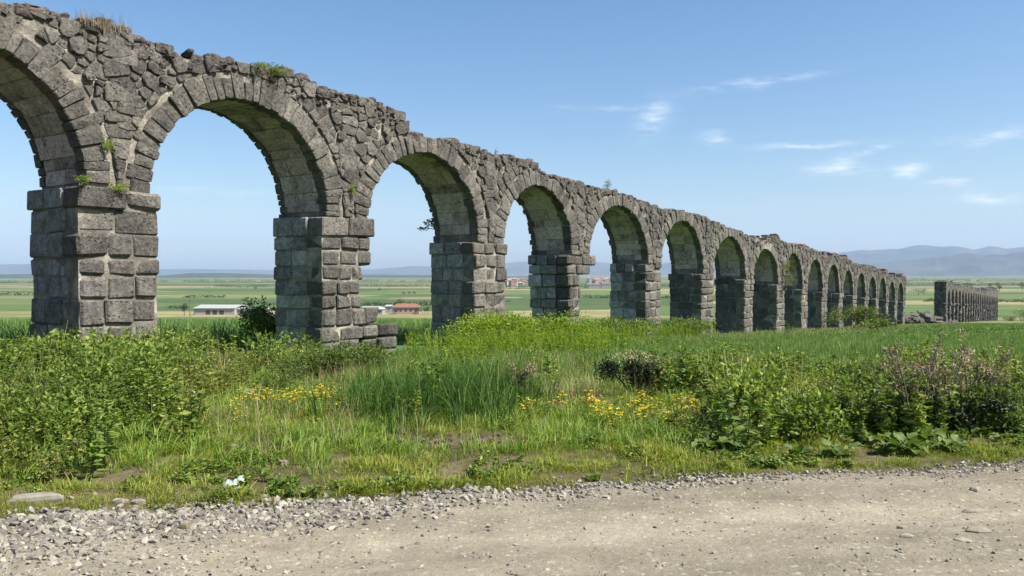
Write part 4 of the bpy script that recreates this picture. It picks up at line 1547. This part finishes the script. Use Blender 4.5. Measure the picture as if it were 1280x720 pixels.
bush((x_, y_, gz(x_, y_)), 4.4, 2.6, 1.15, 6500, .085, M['lime'], 'large lime green shrub in front of the third pier')
x_, y_ = loc2w(16.2, -1.6)
bush((x_, y_, gz(x_, y_)), 4.2, 2.4, 1.15, 5500, .09, M['lime'], 'bright shrub filling the arch between third and fourth piers')
x_, y_ = loc2w(16.8, 1.2)
bush((x_, y_, gz(x_, y_)), 2.2, 1.6, 1.2, 2200, .09, M['bushleaf'], 'dark shrub inside the arch left of the worn pier')
x_, y_ = loc2w(23.0, -1.0)
bush((x_, y_, gz(x_, y_)), 3.6, 1.8, 1.0, 3200, .10, M['weed'], 'green shrub right of the worn fourth pier')
x_, y_ = loc2w(28.5, -1.6)
bush((x_, y_, gz(x_, y_)), 3.6, 1.8, .95, 2800, .11, M['weed'], 'green shrub at the foot of the fifth pier')
x_, y_ = loc2w(63.6, -2.2)
bush((x_, y_, gz(x_, y_)), 5.2, 4.0, 2.2, 3200, .17, M['bushleaf'], 'big rounded bush against the distant piers')
x_, y_ = loc2w(69, -3.6)
bush((x_, y_, gz(x_, y_)), 4.0, 3.0, 1.3, 1800, .17, M['darkbush'], 'lower dark bush right of the big rounded bush')
for (px, py, w, h, lab) in ((1093, 413, 3.2, .9, 'small round bush below the last near arches'), (1143, 399, 4.6, 1.7, 'dark bush below the fallen blocks'),
                            (1128, 402, 3.0, .9, 'pale low bush left of the dark one below the fallen blocks'),
                            (1262, 401.5, 3.5, 1.3, 'small bush beside the far end of the distant arcade'), (1278, 402.2, 5, 3.4, 'dark round bush at the right edge of the picture'),
                            (1178, 396, 8, 3.2, 'green bush at the foot of the distant arcade'), (1205, 400, 9, 2.6, 'spreading bush along the distant arcade')):
    bush(at(px, py), w, w * .7, h, 900, .2, M['bushleaf'], lab)
bush(at(985, 421), .5, .4, .9, 300, .06, M['bushleaf'], 'slim dark weed standing alone in the wheat')


def thistle(loc, h, heads, label, group=None, lean=(0, 0)):
    root = empty('dry_thistle', loc)
    g = Geo(); e = Geo()
    for k in range(heads):
        a = random.uniform(0, 6.28); sp = random.uniform(.05, .34) * h
        hh = h * random.uniform(.65, 1.0)
        tipv = np.array([math.cos(a) * sp + lean[0] * hh, math.sin(a) * sp + lean[1] * hh, hh])
        mid = tipv * .5 + np.array([0, 0, .06 * h])
        g.tube([(0, 0, -.02), mid, tipv], [.008, .006, .004], 4, .3)
        for q in range(5):
            kk = random.uniform(.35, .95); b = tipv * kk
            tw = b + np.array([random.uniform(-.14, .14), random.uniform(-.14, .14), random.uniform(.03, .16)]) * h
            g.tube([b, tw], [.004, .002], 3, .5)
            n = 16
            d_, s_ = rnd_dirs(n, -.1, 1)
            e.leaves(tw + RNG.normal(0, .012, (n, 3)), d_, s_, .045, .012, RNG.random(n))
        n = 46
        kz = RNG.random(n)
        d_, s_ = rnd_dirs(n, -.2, .9)
        e.leaves(tipv[None] * (1 - .30 * kz[:, None]) + RNG.normal(0, .012, (n, 3)), d_, s_, .055, .016, RNG.random(n))
    g.build('stems', M['twig'], root)
    e.build('seed_heads', M['drybrown'], root)['kind'] = 'stuff'
    return tag(root, label, 'thistle', group)


thistle(at(1145, 548), 1.06, 7, 'tall dry thistle with woolly heads leftmost in the right clump', None, (-.05, .1))
thistle(at(1180, 546), .98, 9, 'broad dry thistle in the middle of the right clump', None, (.0, .1))
thistle(at(1215, 540), 1.0, 8, 'dry thistle with dark heads at the right of the clump', None, (.12, .1))
thistle(at(1245, 528), .62, 6, 'low spreading dry thistle at the far right')
thistle(at(650, 506), .55, 6, 'pinkish dry dock stalks beside the tall grass')
thistle(at(1072, 500), .52, 1, 'single dry stalk leaning to the right among the weeds', None, (.42, 0))
thistle(at(985, 480), .45, 2, 'short brown stalks right of the leaning bush', None, (.25, 0))
bush(at(1190, 545), 1.1, .7, .55, 2200, .05, M['darkbush'], 'dark leafy undergrowth beneath the right thistles')
bush(at(1245, 545), .9, .7, .5, 1600, .055, M['bushleaf'], 'green undergrowth at the right end of the thistle clump')


def big_leaf(ln, wd, droop):
    """one broad, wavy leaf with a stalk, pointing along +x"""
    g = Geo()
    n = 6
    vs = []
    for i in range(n + 1):
        k = i / n
        x = ln * (.35 + .65 * k)
        w = wd * math.sin(math.pi * min(1, .12 + .88 * k) ** .8) * .5 * (1 if i < n else 0.05)
        zc = ln * (.55 * k - droop * k * k) + .3 * ln
        wave = .05 * ln * math.sin(i * 2.1)
        for s, lift in ((-1, .16), (-.5, .05), (0, 0), (.5, .05), (1, .16)):
            vs.append((x, s * w, zc + lift * wd + (wave * s * s)))
    fs = []
    for i in range(n):
        for j in range(4): fs.append((i * 5 + j, (i + 1) * 5 + j, (i + 1) * 5 + j + 1, i * 5 + j + 1))
    g.add(vs, fs, random.random())
    g.tube([(0, 0, 0), (ln * .2, 0, ln * .2), (ln * .36, 0, ln * .30)], [.008, .006, .004], 4, .6)
    return g.mesh('leaf', M['burdock'], True)


LEAVES = [big_leaf(random.uniform(.20, .32), random.uniform(.11, .17), random.uniform(.3, .95)) for _ in range(7)]


def burdock(px, py, s, n, label):
    loc = at(px, py)
    root = empty('burdock', loc, random.uniform(0, 6.28))
    for k in range(n):
        o = bpy.data.objects.new('leaf', random.choice(LEAVES)); C.objects.link(o); o.parent = root
        q = s * random.uniform(.65, 1.15)
        o.scale = (q, q, q * random.uniform(.7, 1.2)); o.rotation_euler = (random.uniform(-.25, .25), random.uniform(-.35, .2), k * 6.283 / n + random.uniform(-.35, .35))
        o.location = (random.uniform(-.04, .04), random.uniform(-.04, .04), 0)
    tag(root, label, 'burdock', 'broad leaved plants along the right verge')


BUR = [(885, 572, .85, 9), (912, 560, 1.0, 10), (948, 573, .8, 8), (990, 580, .85, 8), (1000, 560, .95, 9), (1038, 574, .95, 9), (1062, 556, 1.05, 9), (1090, 566, 1.05, 10),
       (1120, 552, 1.0, 9), (1135, 570, 1.1, 10), (1165, 562, 1.1, 10), (1196, 568, 1.05, 9), (1215, 552, .9, 8), (1246, 556, .8, 8), (1105, 576, .7, 7), (1178, 576, .65, 7),
       (1268, 566, .7, 7), (865, 552, .6, 7), (700, 560, .4, 6), (385, 566, .45, 7), (440, 560, .5, 7), (485, 570, .45, 7), (540, 566, .4, 6)]
for b_ in BUR:
    burdock(b_[0] + random.uniform(-12, 12), b_[1] - random.uniform(0, 14), b_[2] * random.uniform(.65, .95), b_[3] + 6, 'broad leaved burdock plant low on the verge' if b_[0] > 800 else 'small broad leaved rosette in the mown grass near the bare earth')
for k, (px, py, s) in enumerate(((60, 560, .6), (100, 540, .65), (150, 552, .55), (30, 580, .6), (190, 545, .5), (75, 520, .7), (120, 505, .7))):
    burdock(px, py, s, 7, 'broad green leaves in the weeds at the left of the verge')


def litter():
    x, y, z = at(292, 612)
    g = Geo()
    vs, n = [], 9
    for i in range(n):
        for j in range(n):
            a, b = i / (n - 1) - .5, j / (n - 1) - .5
            vs.append((a * .13 + .012 * math.sin(j * 2), b * .08, .02 + .02 * math.sin(i * 1.7 + j) * math.cos(j * 1.3 - i * .5) + .02 * abs(a)))
    fs = [(i * n + j, (i + 1) * n + j, (i + 1) * n + j + 1, i * n + j + 1) for i in range(n - 1) for j in range(n - 1)]
    g.add(vs, fs, .5)
    o = g.build('plastic_scrap', M['plastic'], None, True)
    o.location = (x, y, z + .03); o.rotation_euler = (.2, -.25, .4)
    tag(o, 'crumpled pale scrap of plastic in the grass at the gravel edge', 'litter')


litter()


def wall_plant(u, t, z, w, h, n, leaf, mat, label):
    x, y = loc2w(u, t)
    bush((x, y, z), w, w * .8, h, n, leaf, mat, label, 'plant', 'wall_plant', stems=True, lumps=4)


def wp(px, py, t=-.12):
    u, z = px_z(px, py)
    return u, t, z


wall_plant(*wp(133, 190), .28, .25, 260, .04, M['lime'], 'yellow-green tuft growing from the masonry above the nearest pier')
wall_plant(*wp(98, 229), .32, .14, 220, .04, M['lime'], 'green tuft on the left corner of the nearest pier ledge')
wall_plant(*wp(150, 240), .7, .18, 420, .04, M['lime'], 'green weeds spilling over the right ledge of the nearest pier')
wall_plant(*wp(438, 246), .22, .4, 220, .05, M['lime'], 'small green plant in the joint above the second pier')
wall_plant(*wp(338, 95, .0), 1.5, .24, 1300, .05, M['bushleaf'], 'low green plant on top of the wall right of the second arch')
wall_plant(*wp(766, 240, .3), .55, .6, 200, .06, M['bushleaf'], 'little shrub standing on the wall top above the fifth arch')
wall_plant(*wp(978, 362, -.2), 1.3, 2.2, 420, .12, M['weed2'], 'yellowish plant hanging from a distant pier ledge')
wall_plant(*wp(628, 94 + 99, .3), .2, .3, 60, .04, M['drybrown'], 'dry sprig on the wall top above the fourth arch')


def top_grass():
    x, y = loc2w(px_u(128), .10)
    u, z = px_z(128, 40)
    root = empty('dry_grass_clump', (x, y, z + .12), math.pi / 2 - TH)
    g = Geo()
    for _ in range(420):
        g.blade((random.uniform(-.5, .55), random.uniform(-.35, .25), random.uniform(-.15, .02)), random.uniform(.12, .36), .008, random.uniform(0, 6.28), random.uniform(.1, .9), random.random(), 3)
    g.build('blades', M['dry'], root)
    tag(root, 'tuft of dry golden grass on the wall top above the nearest pier', 'grass tuft')


top_grass()


def fig_sprig():
    x, y = loc2w(13.23 - .02, TK - .25)
    u, z = px_z(545, 286)
    root = empty('leafy_sprig', (x, y, z + .15))
    s = Geo(); l = Geo()
    for tip_ in ((-.55, .1, -.02), (-.35, .0, .18), (-.2, -.05, .30)):
        tip_ = np.array(tip_)
        s.tube([(.08, 0, -.05), tip_ * .5 + np.array([0, 0, .05]), tip_], [.016, .011, .006], 4, .4)
        n = 24
        d_, s_ = rnd_dirs(n, -.4, .8)
        l.leaves(tip_[None] * RNG.uniform(.45, 1.05, (n, 1)) + RNG.normal(0, .04, (n, 3)), d_, s_, .12, .07, RNG.random(n))
    s.build('stems', M['twig'], root); l.build('leaves', M['bushleaf'], root)
    tag(root, 'leafy sprig sprouting from the back edge of the third pier', 'plant')


fig_sprig()

# ------------------------------------------------------------------ the plain: barn, houses, town, trees, poles
def on_plain(px, dist):
    x = (px - 640) / 1000. * dist
    return x, dist, gz(x, dist)


def barn():
    D = 470.
    x, y, z = on_plain(243, D)
    k = D / 1000.
    root = empty('barn', (x, y, z))
    w, d, h, rise = 50 * k, 24, 3.9, 1.3
    g = Geo(); g.box(0, w, 0, .4, 0, h); g.box(0, w, d - .4, d, 0, h); g.box(w - .4, w, .4, d - .4, 0, h); g.build('wall', M['white'], root)
    g = Geo(); g.add([(0, 0, 0), (0, d, 0), (0, d, h), (0, d / 2, h + rise), (0, 0, h), (-.4, 0, 0), (-.4, d, 0), (-.4, d, h), (-.4, d / 2, h + rise), (-.4, 0, h)],
                     [(0, 1, 2, 3, 4), (9, 8, 7, 6, 5), (0, 4, 9, 5), (1, 6, 7, 2), (2, 7, 8, 3), (3, 8, 9, 4)], .5)
    g.box(-.42, 20 * k * .0 + .0, 0, .01, 0, .01)
    g.build('gable_wall', M['bluegrey'], root)
    g = Geo()
    g.add([(-.8, -.8, h - .1), (w + .5, -.8, h - .1), (w + .5, d / 2, h + rise + .1), (-.8, d / 2, h + rise + .1), (-.8, d + .8, h - .1), (w + .5, d + .8, h - .1),
           (-.8, -.8, h + .2), (w + .5, -.8, h + .2), (w + .5, d / 2, h + rise + .4), (-.8, d / 2, h + rise + .4), (-.8, d + .8, h + .2), (w + .5, d + .8, h + .2)],
          [(6, 7, 8, 9), (9, 8, 11, 10), (1, 0, 3, 2), (2, 3, 4, 5), (0, 1, 7, 6), (5, 4, 10, 11), (0, 6, 9, 3), (3, 9, 10, 4), (1, 2, 8, 7), (2, 5, 11, 8)], .5)
    g.build('roof', M['rooftin'], root)
    for a in (.28, .45, .62):
        g = Geo(); g.box(w * a, w * (a + .11), -.06, -.01, .3, 2.7); g.build('opening', M['darkopen'], root)
    tag(root, 'long low barn with pale metal roof and blue-grey gable', 'barn')
    x, y, z = on_plain(295, D + 4)
    r2 = empty('shed', (x, y, z))
    w2 = 36 * k
    g = Geo(); g.box(0, w2, 0, 12, 0, 3.2); g.build('wall', M['white'], r2)
    g = Geo(); g.box(-.5, w2 + .5, -.8, 12.8, 3.2, 3.6); g.build('roof', M['rooftin'], r2)
    for a in (.12, .34, .62):
        g = Geo(); g.box(w2 * a, w2 * (a + .14), -.06, -.01, .2, 2.4); g.build('opening', M['darkopen'], r2)
    tag(r2, 'lower white shed adjoining the right end of the barn', 'shed')


barn()


def house(px, dist, wpx, hpx, d, wallm, roofm, label, wins=5, rise=2.2, name='house'):
    k = dist / 1000.
    x, y, z = on_plain(px, dist)
    root = empty(name, (x, y, z))
    w, h = wpx * k, hpx * k
    g = Geo(); g.box(0, w, 0, d, 0, h); g.build('wall', wallm, root)
    g = Geo()
    g.add([(-.6, -.6, h + .02), (w + .6, -.6, h + .02), (w + .6, d + .6, h + .02), (-.6, d + .6, h + .02), (w * .12, d / 2, h + rise), (w * .88, d / 2, h + rise)],
          [(0, 1, 5, 4), (2, 3, 4, 5), (1, 2, 5), (3, 0, 4), (3, 2, 1, 0)], .5)
    g.build('roof', roofm, root)
    for i in range(wins):
        a = (i + .5) / wins
        g = Geo(); g.box(w * a - w * .035, w * a + w * .035, -.06, -.01, h * .38, h * .74); g.build('window', M['darkopen'], root)
    return tag(root, label, 'house')


house(491, 480, 32, 8.5, 9, M['pink'], M['rooftile'], 'long pink farmhouse with red tiled roof seen through the third arch')
house(448, 470, 30, 7, 10, M['white'], M['rooftin'], 'white farm building with pale roof left of the pink farmhouse', 4, 1.6)
house(481, 500, 9, 8, 6, M['white'], M['rooftin'], 'small white outbuilding between the two farm buildings', 1, 1.0)


def tree(loc, h, w, label, group=None, n=420, mat='treeleaf'):
    root = empty('tree', loc)
    g = Geo()
    g.tube([(0, 0, -.3), (.02 * h, 0, h * .25), (-.01 * h, .01 * h, h * .55), (0, 0, h * .8)], [.035 * h, .028 * h, .018 * h, .006 * h], 6, .4)
    for _ in range(5):
        a = random.uniform(0, 6.28); z0 = random.uniform(.25, .55) * h
        g.tube([(0, 0, z0), (math.cos(a) * w * .3, math.sin(a) * w * .3, z0 + .2 * h)], [.013 * h, .005 * h], 4, .4)
    g.build('trunk', M['twig'], root)
    g = Geo()
    L_ = np.array([(random.uniform(-.28, .28) * w, random.uniform(-.28, .28) * w, random.uniform(.42, .82) * h, random.uniform(.2, .34)) for _ in range(8)])
    LL = L_[RNG.integers(0, 8, n)]
    u = rnd_dirs(n, -1, 1)[0]
    p = LL[:, :3] + u * (RNG.random(n) ** .4 * LL[:, 3])[:, None] * np.array([w, w, h * .75])
    d_, s_ = rnd_dirs(n, -.7, .7)
    g.leaves(p, d_, s_, .085 * h * RNG.uniform(.6, 1.2, n), .05 * h, RNG.random(n))
    g.build('crown', M[mat], root)
    return tag(root, label, 'tree', group)


TREES = [(499, 500, 9.5, 8, 'rounded tree behind the left end of the pink farmhouse'), (494, 478, 4, 4, 'small tree between the white building and the pink farmhouse'),
         (471, 560, 6, 6, 'dark tree behind the white farm building'), (523, 478, 5, 5, 'small tree at the right end of the pink farmhouse'),
         (534, 470, 5.5, 5, 'tree standing left of the third pier'), (531, 500, 4, 6, 'low tree right of the pink farmhouse'),
         (307, 640, 6.5, 7, 'round field tree beyond the barn'), (313, 650, 4, 5, 'smaller field tree beside the round one'), (319, 1150, 7, 8, 'lone tree far out in the fields'),
         (230, 450, 8, 4, 'thin tree left of the barn'), (505, 900, 5, 6, 'left tree of a field row'), (511, 905, 5, 6, 'middle tree of a field row'), (518, 900, 5, 6, 'right tree of a field row'),
         (474, 1100, 6, 6, 'small tree alone in the pale field'), (1210, 1150, 13, 15, 'dark round tree on the plain above the distant arcade'),
         (1249, 1100, 13, 9, 'upright tree on the plain at right'), (1238, 1300, 10, 9, 'smaller tree left of the upright one on the plain'), (1278, 1200, 13, 9, 'tree on the plain at the right edge'),
         (1148, 900, 9, 26, 'spreading dark tree beyond the end of the near arches'), (1155, 920, 8, 14, 'tree beside the spreading one beyond the near arches')]
for (px, D, h, w, lab) in TREES:
    tree(on_plain(px, D), h, w, lab)
for k in range(26):
    px = random.uniform(150, 1400); D = random.uniform(1300, 2600)
    tree(on_plain(px, D), random.uniform(6, 11), random.uniform(8, 14), 'tiny dark tree dotted over the distant plain', 'scattered trees on the distant plain', 160)


def hedge(px, D, L_, h, label):
    x, y, z = on_plain(px, D)
    g = Geo()
    n = int(L_ * 7)
    t = RNG.random(n)
    hh = h * (.35 + .9 * fbm(t * L_ / 9, 0 * t + D, 5, 3)) * sstep(.30, .42, fbm(t * L_ / 22, 0 * t + D, 6, 2))
    k = hh > .4
    t, hh = t[k], hh[k]; n = len(t)
    p = np.stack([(t - .5) * L_, RNG.normal(0, 1.2, n), RNG.random(n) * hh], -1)
    d_, s_ = rnd_dirs(n, -.7, .7)
    g.leaves(p, d_, s_, 1.7, 1.2, RNG.random(n))
    o = g.build('hedge', M['treeleaf']); o.location = (x, y, z); o.rotation_euler = (0, 0, random.uniform(-.12, .12))
    tag(o, label, 'hedge')


for (px, D, L_, h, lab) in ((262, 560, 60, 3, 'low dark hedge behind the barn'), (225, 820, 90, 3.5, 'field hedge left of the far pole beyond the barn'), (320, 1450, 220, 6, 'dark tree line across the plain right of the barn'),
                            (270, 2300, 420, 8, 'long far tree line below the left horizon'), (490, 620, 70, 3.2, 'hedge behind the farm buildings'), (505, 1500, 230, 6, 'tree line across the plain above the farmhouse'),
                            (500, 2500, 420, 8, 'far tree line under the hills above the farmhouse'), (660, 700, 90, 3, 'thin hedge below the distant town'), (660, 1300, 200, 6, 'tree line at the foot of the distant town'),
                            (785, 800, 90, 4, 'hedge on the plain between fourth and fifth piers'), (1210, 700, 170, 3, 'thin dark hedge line behind the distant arcade'), (1230, 1700, 420, 7, 'tree line on the plain at right below the mountains'),
                            (1170, 2600, 600, 9, 'farthest tree line at right below the mountains'), (20, 900, 160, 4, 'field hedge left of the nearest pier'), (10, 2000, 320, 8, 'far tree line left of the nearest pier'), (860, 1500, 260, 6, 'tree line between the sixth and seventh piers')):
    hedge(px, D, L_, h, lab)


def pole(px, dist, h, label):
    x, y, z = on_plain(px, dist)
    root = empty('utility_pole', (x, y, z))
    g = Geo(); g.tube([(0, 0, -.4), (0, 0, h)], [.22, .14], 6, .5); g.build('post', M['wood'], root)
    g = Geo(); g.box(-1.1, 1.1, -.1, .1, h - .75, h - .5); g.build('crossarm', M['wood'], root)
    tag(root, label, 'pole')


pole(237, 440, 9.5, 'thin timber utility pole left of the barn')
pole(262, 900, 10, 'distant utility pole above the barn roof')


def town():
    root_i = 0
    meshes = []
    for k in range(10):
        g = Geo()
        w, d, h = random.uniform(8, 17), random.uniform(8, 12), random.uniform(5, 11)
        g.box(-w / 2, w / 2, 0, d, 0, h, 0)
        for r in range(max(1, int(h // 3.2))):
            for c in range(3):
                xx = -w / 2 + w * (c + .5) / 3
                g.box(xx - .7, xx + .7, -.05, -.01, 1 + r * 3.1, 2.4 + r * 3.1, 2)
        rs = random.uniform(1.2, 2.6)
        g.add([(-w / 2 - .4, -.4, h + .02), (w / 2 + .4, -.4, h + .02), (w / 2 + .4, d + .4, h + .02), (-w / 2 - .4, d + .4, h + .02), (-w * .25, d / 2, h + rs), (w * .25, d / 2, h + rs)],
              [(0, 1, 5, 4), (2, 3, 4, 5), (1, 2, 5), (3, 0, 4)], .5, 1)
        meshes.append(g.mesh('town_house', [random.choice([M['white'], M['white'], M['pink']]), random.choice([M['rooftile'], M['rooftile'], M['rooftin']]), M['darkopen']]))
    for k in range(150):
        a = random.random()
        if a < .75: px = random.uniform(600, 705)
        else: px = random.uniform(735, 800)
        D = random.uniform(1550, 2700)
        o = bpy.data.objects.new('town_house', random.choice(meshes)); C.objects.link(o)
        o.location = on_plain(px, D); o.rotation_euler = (0, 0, random.uniform(-.5, .5))
        tag(o, 'tiny pale house of the distant town on the plain', 'house', 'houses of the distant town')
    for (px, D, w, h, lab) in ((733, 1350, 18, 8, 'long white hall left of the fifth pier on the plain'), (752, 1400, 10, 9, 'white block beside the long hall on the plain')):
        g = Geo(); k = D / 1000
        g.box(0, w * k, 0, 20, 0, h); 
        for c in range(8): g.box(w * k * (c + .3) / 8, w * k * (c + .7) / 8, -.1, -.02, h * .4, h * .7, 1)
        o = g.build('hall', [M['white'], M['darkopen']]); o.location = on_plain(px, D)
        tag(o, lab, 'building')


town()

# ------------------------------------------------------------------ the air
def haze():
    g = Geo()
    g.box(-17500, 17500, -400, 17500, PLAIN - 12, 900)
    t = bpy.data.materials.new('haze_air'); t.use_nodes = True
    nt = t.node_tree; nt.nodes.clear()
    o_ = nt.nodes.new('ShaderNodeOutputMaterial'); v = nt.nodes.new('ShaderNodeVolumePrincipled')
    v.inputs['Color'].default_value = (.50, .70, 1, 1)
    v.inputs['Density'].default_value = 5.6e-5
    v.inputs['Anisotropy'].default_value = 0.0
    nt.links.new(v.outputs[0], o_.inputs['Volume'])
    o = g.build('haze', t)
    tag(o, 'thin bluish haze over the plain', 'haze', kind='stuff')


haze()
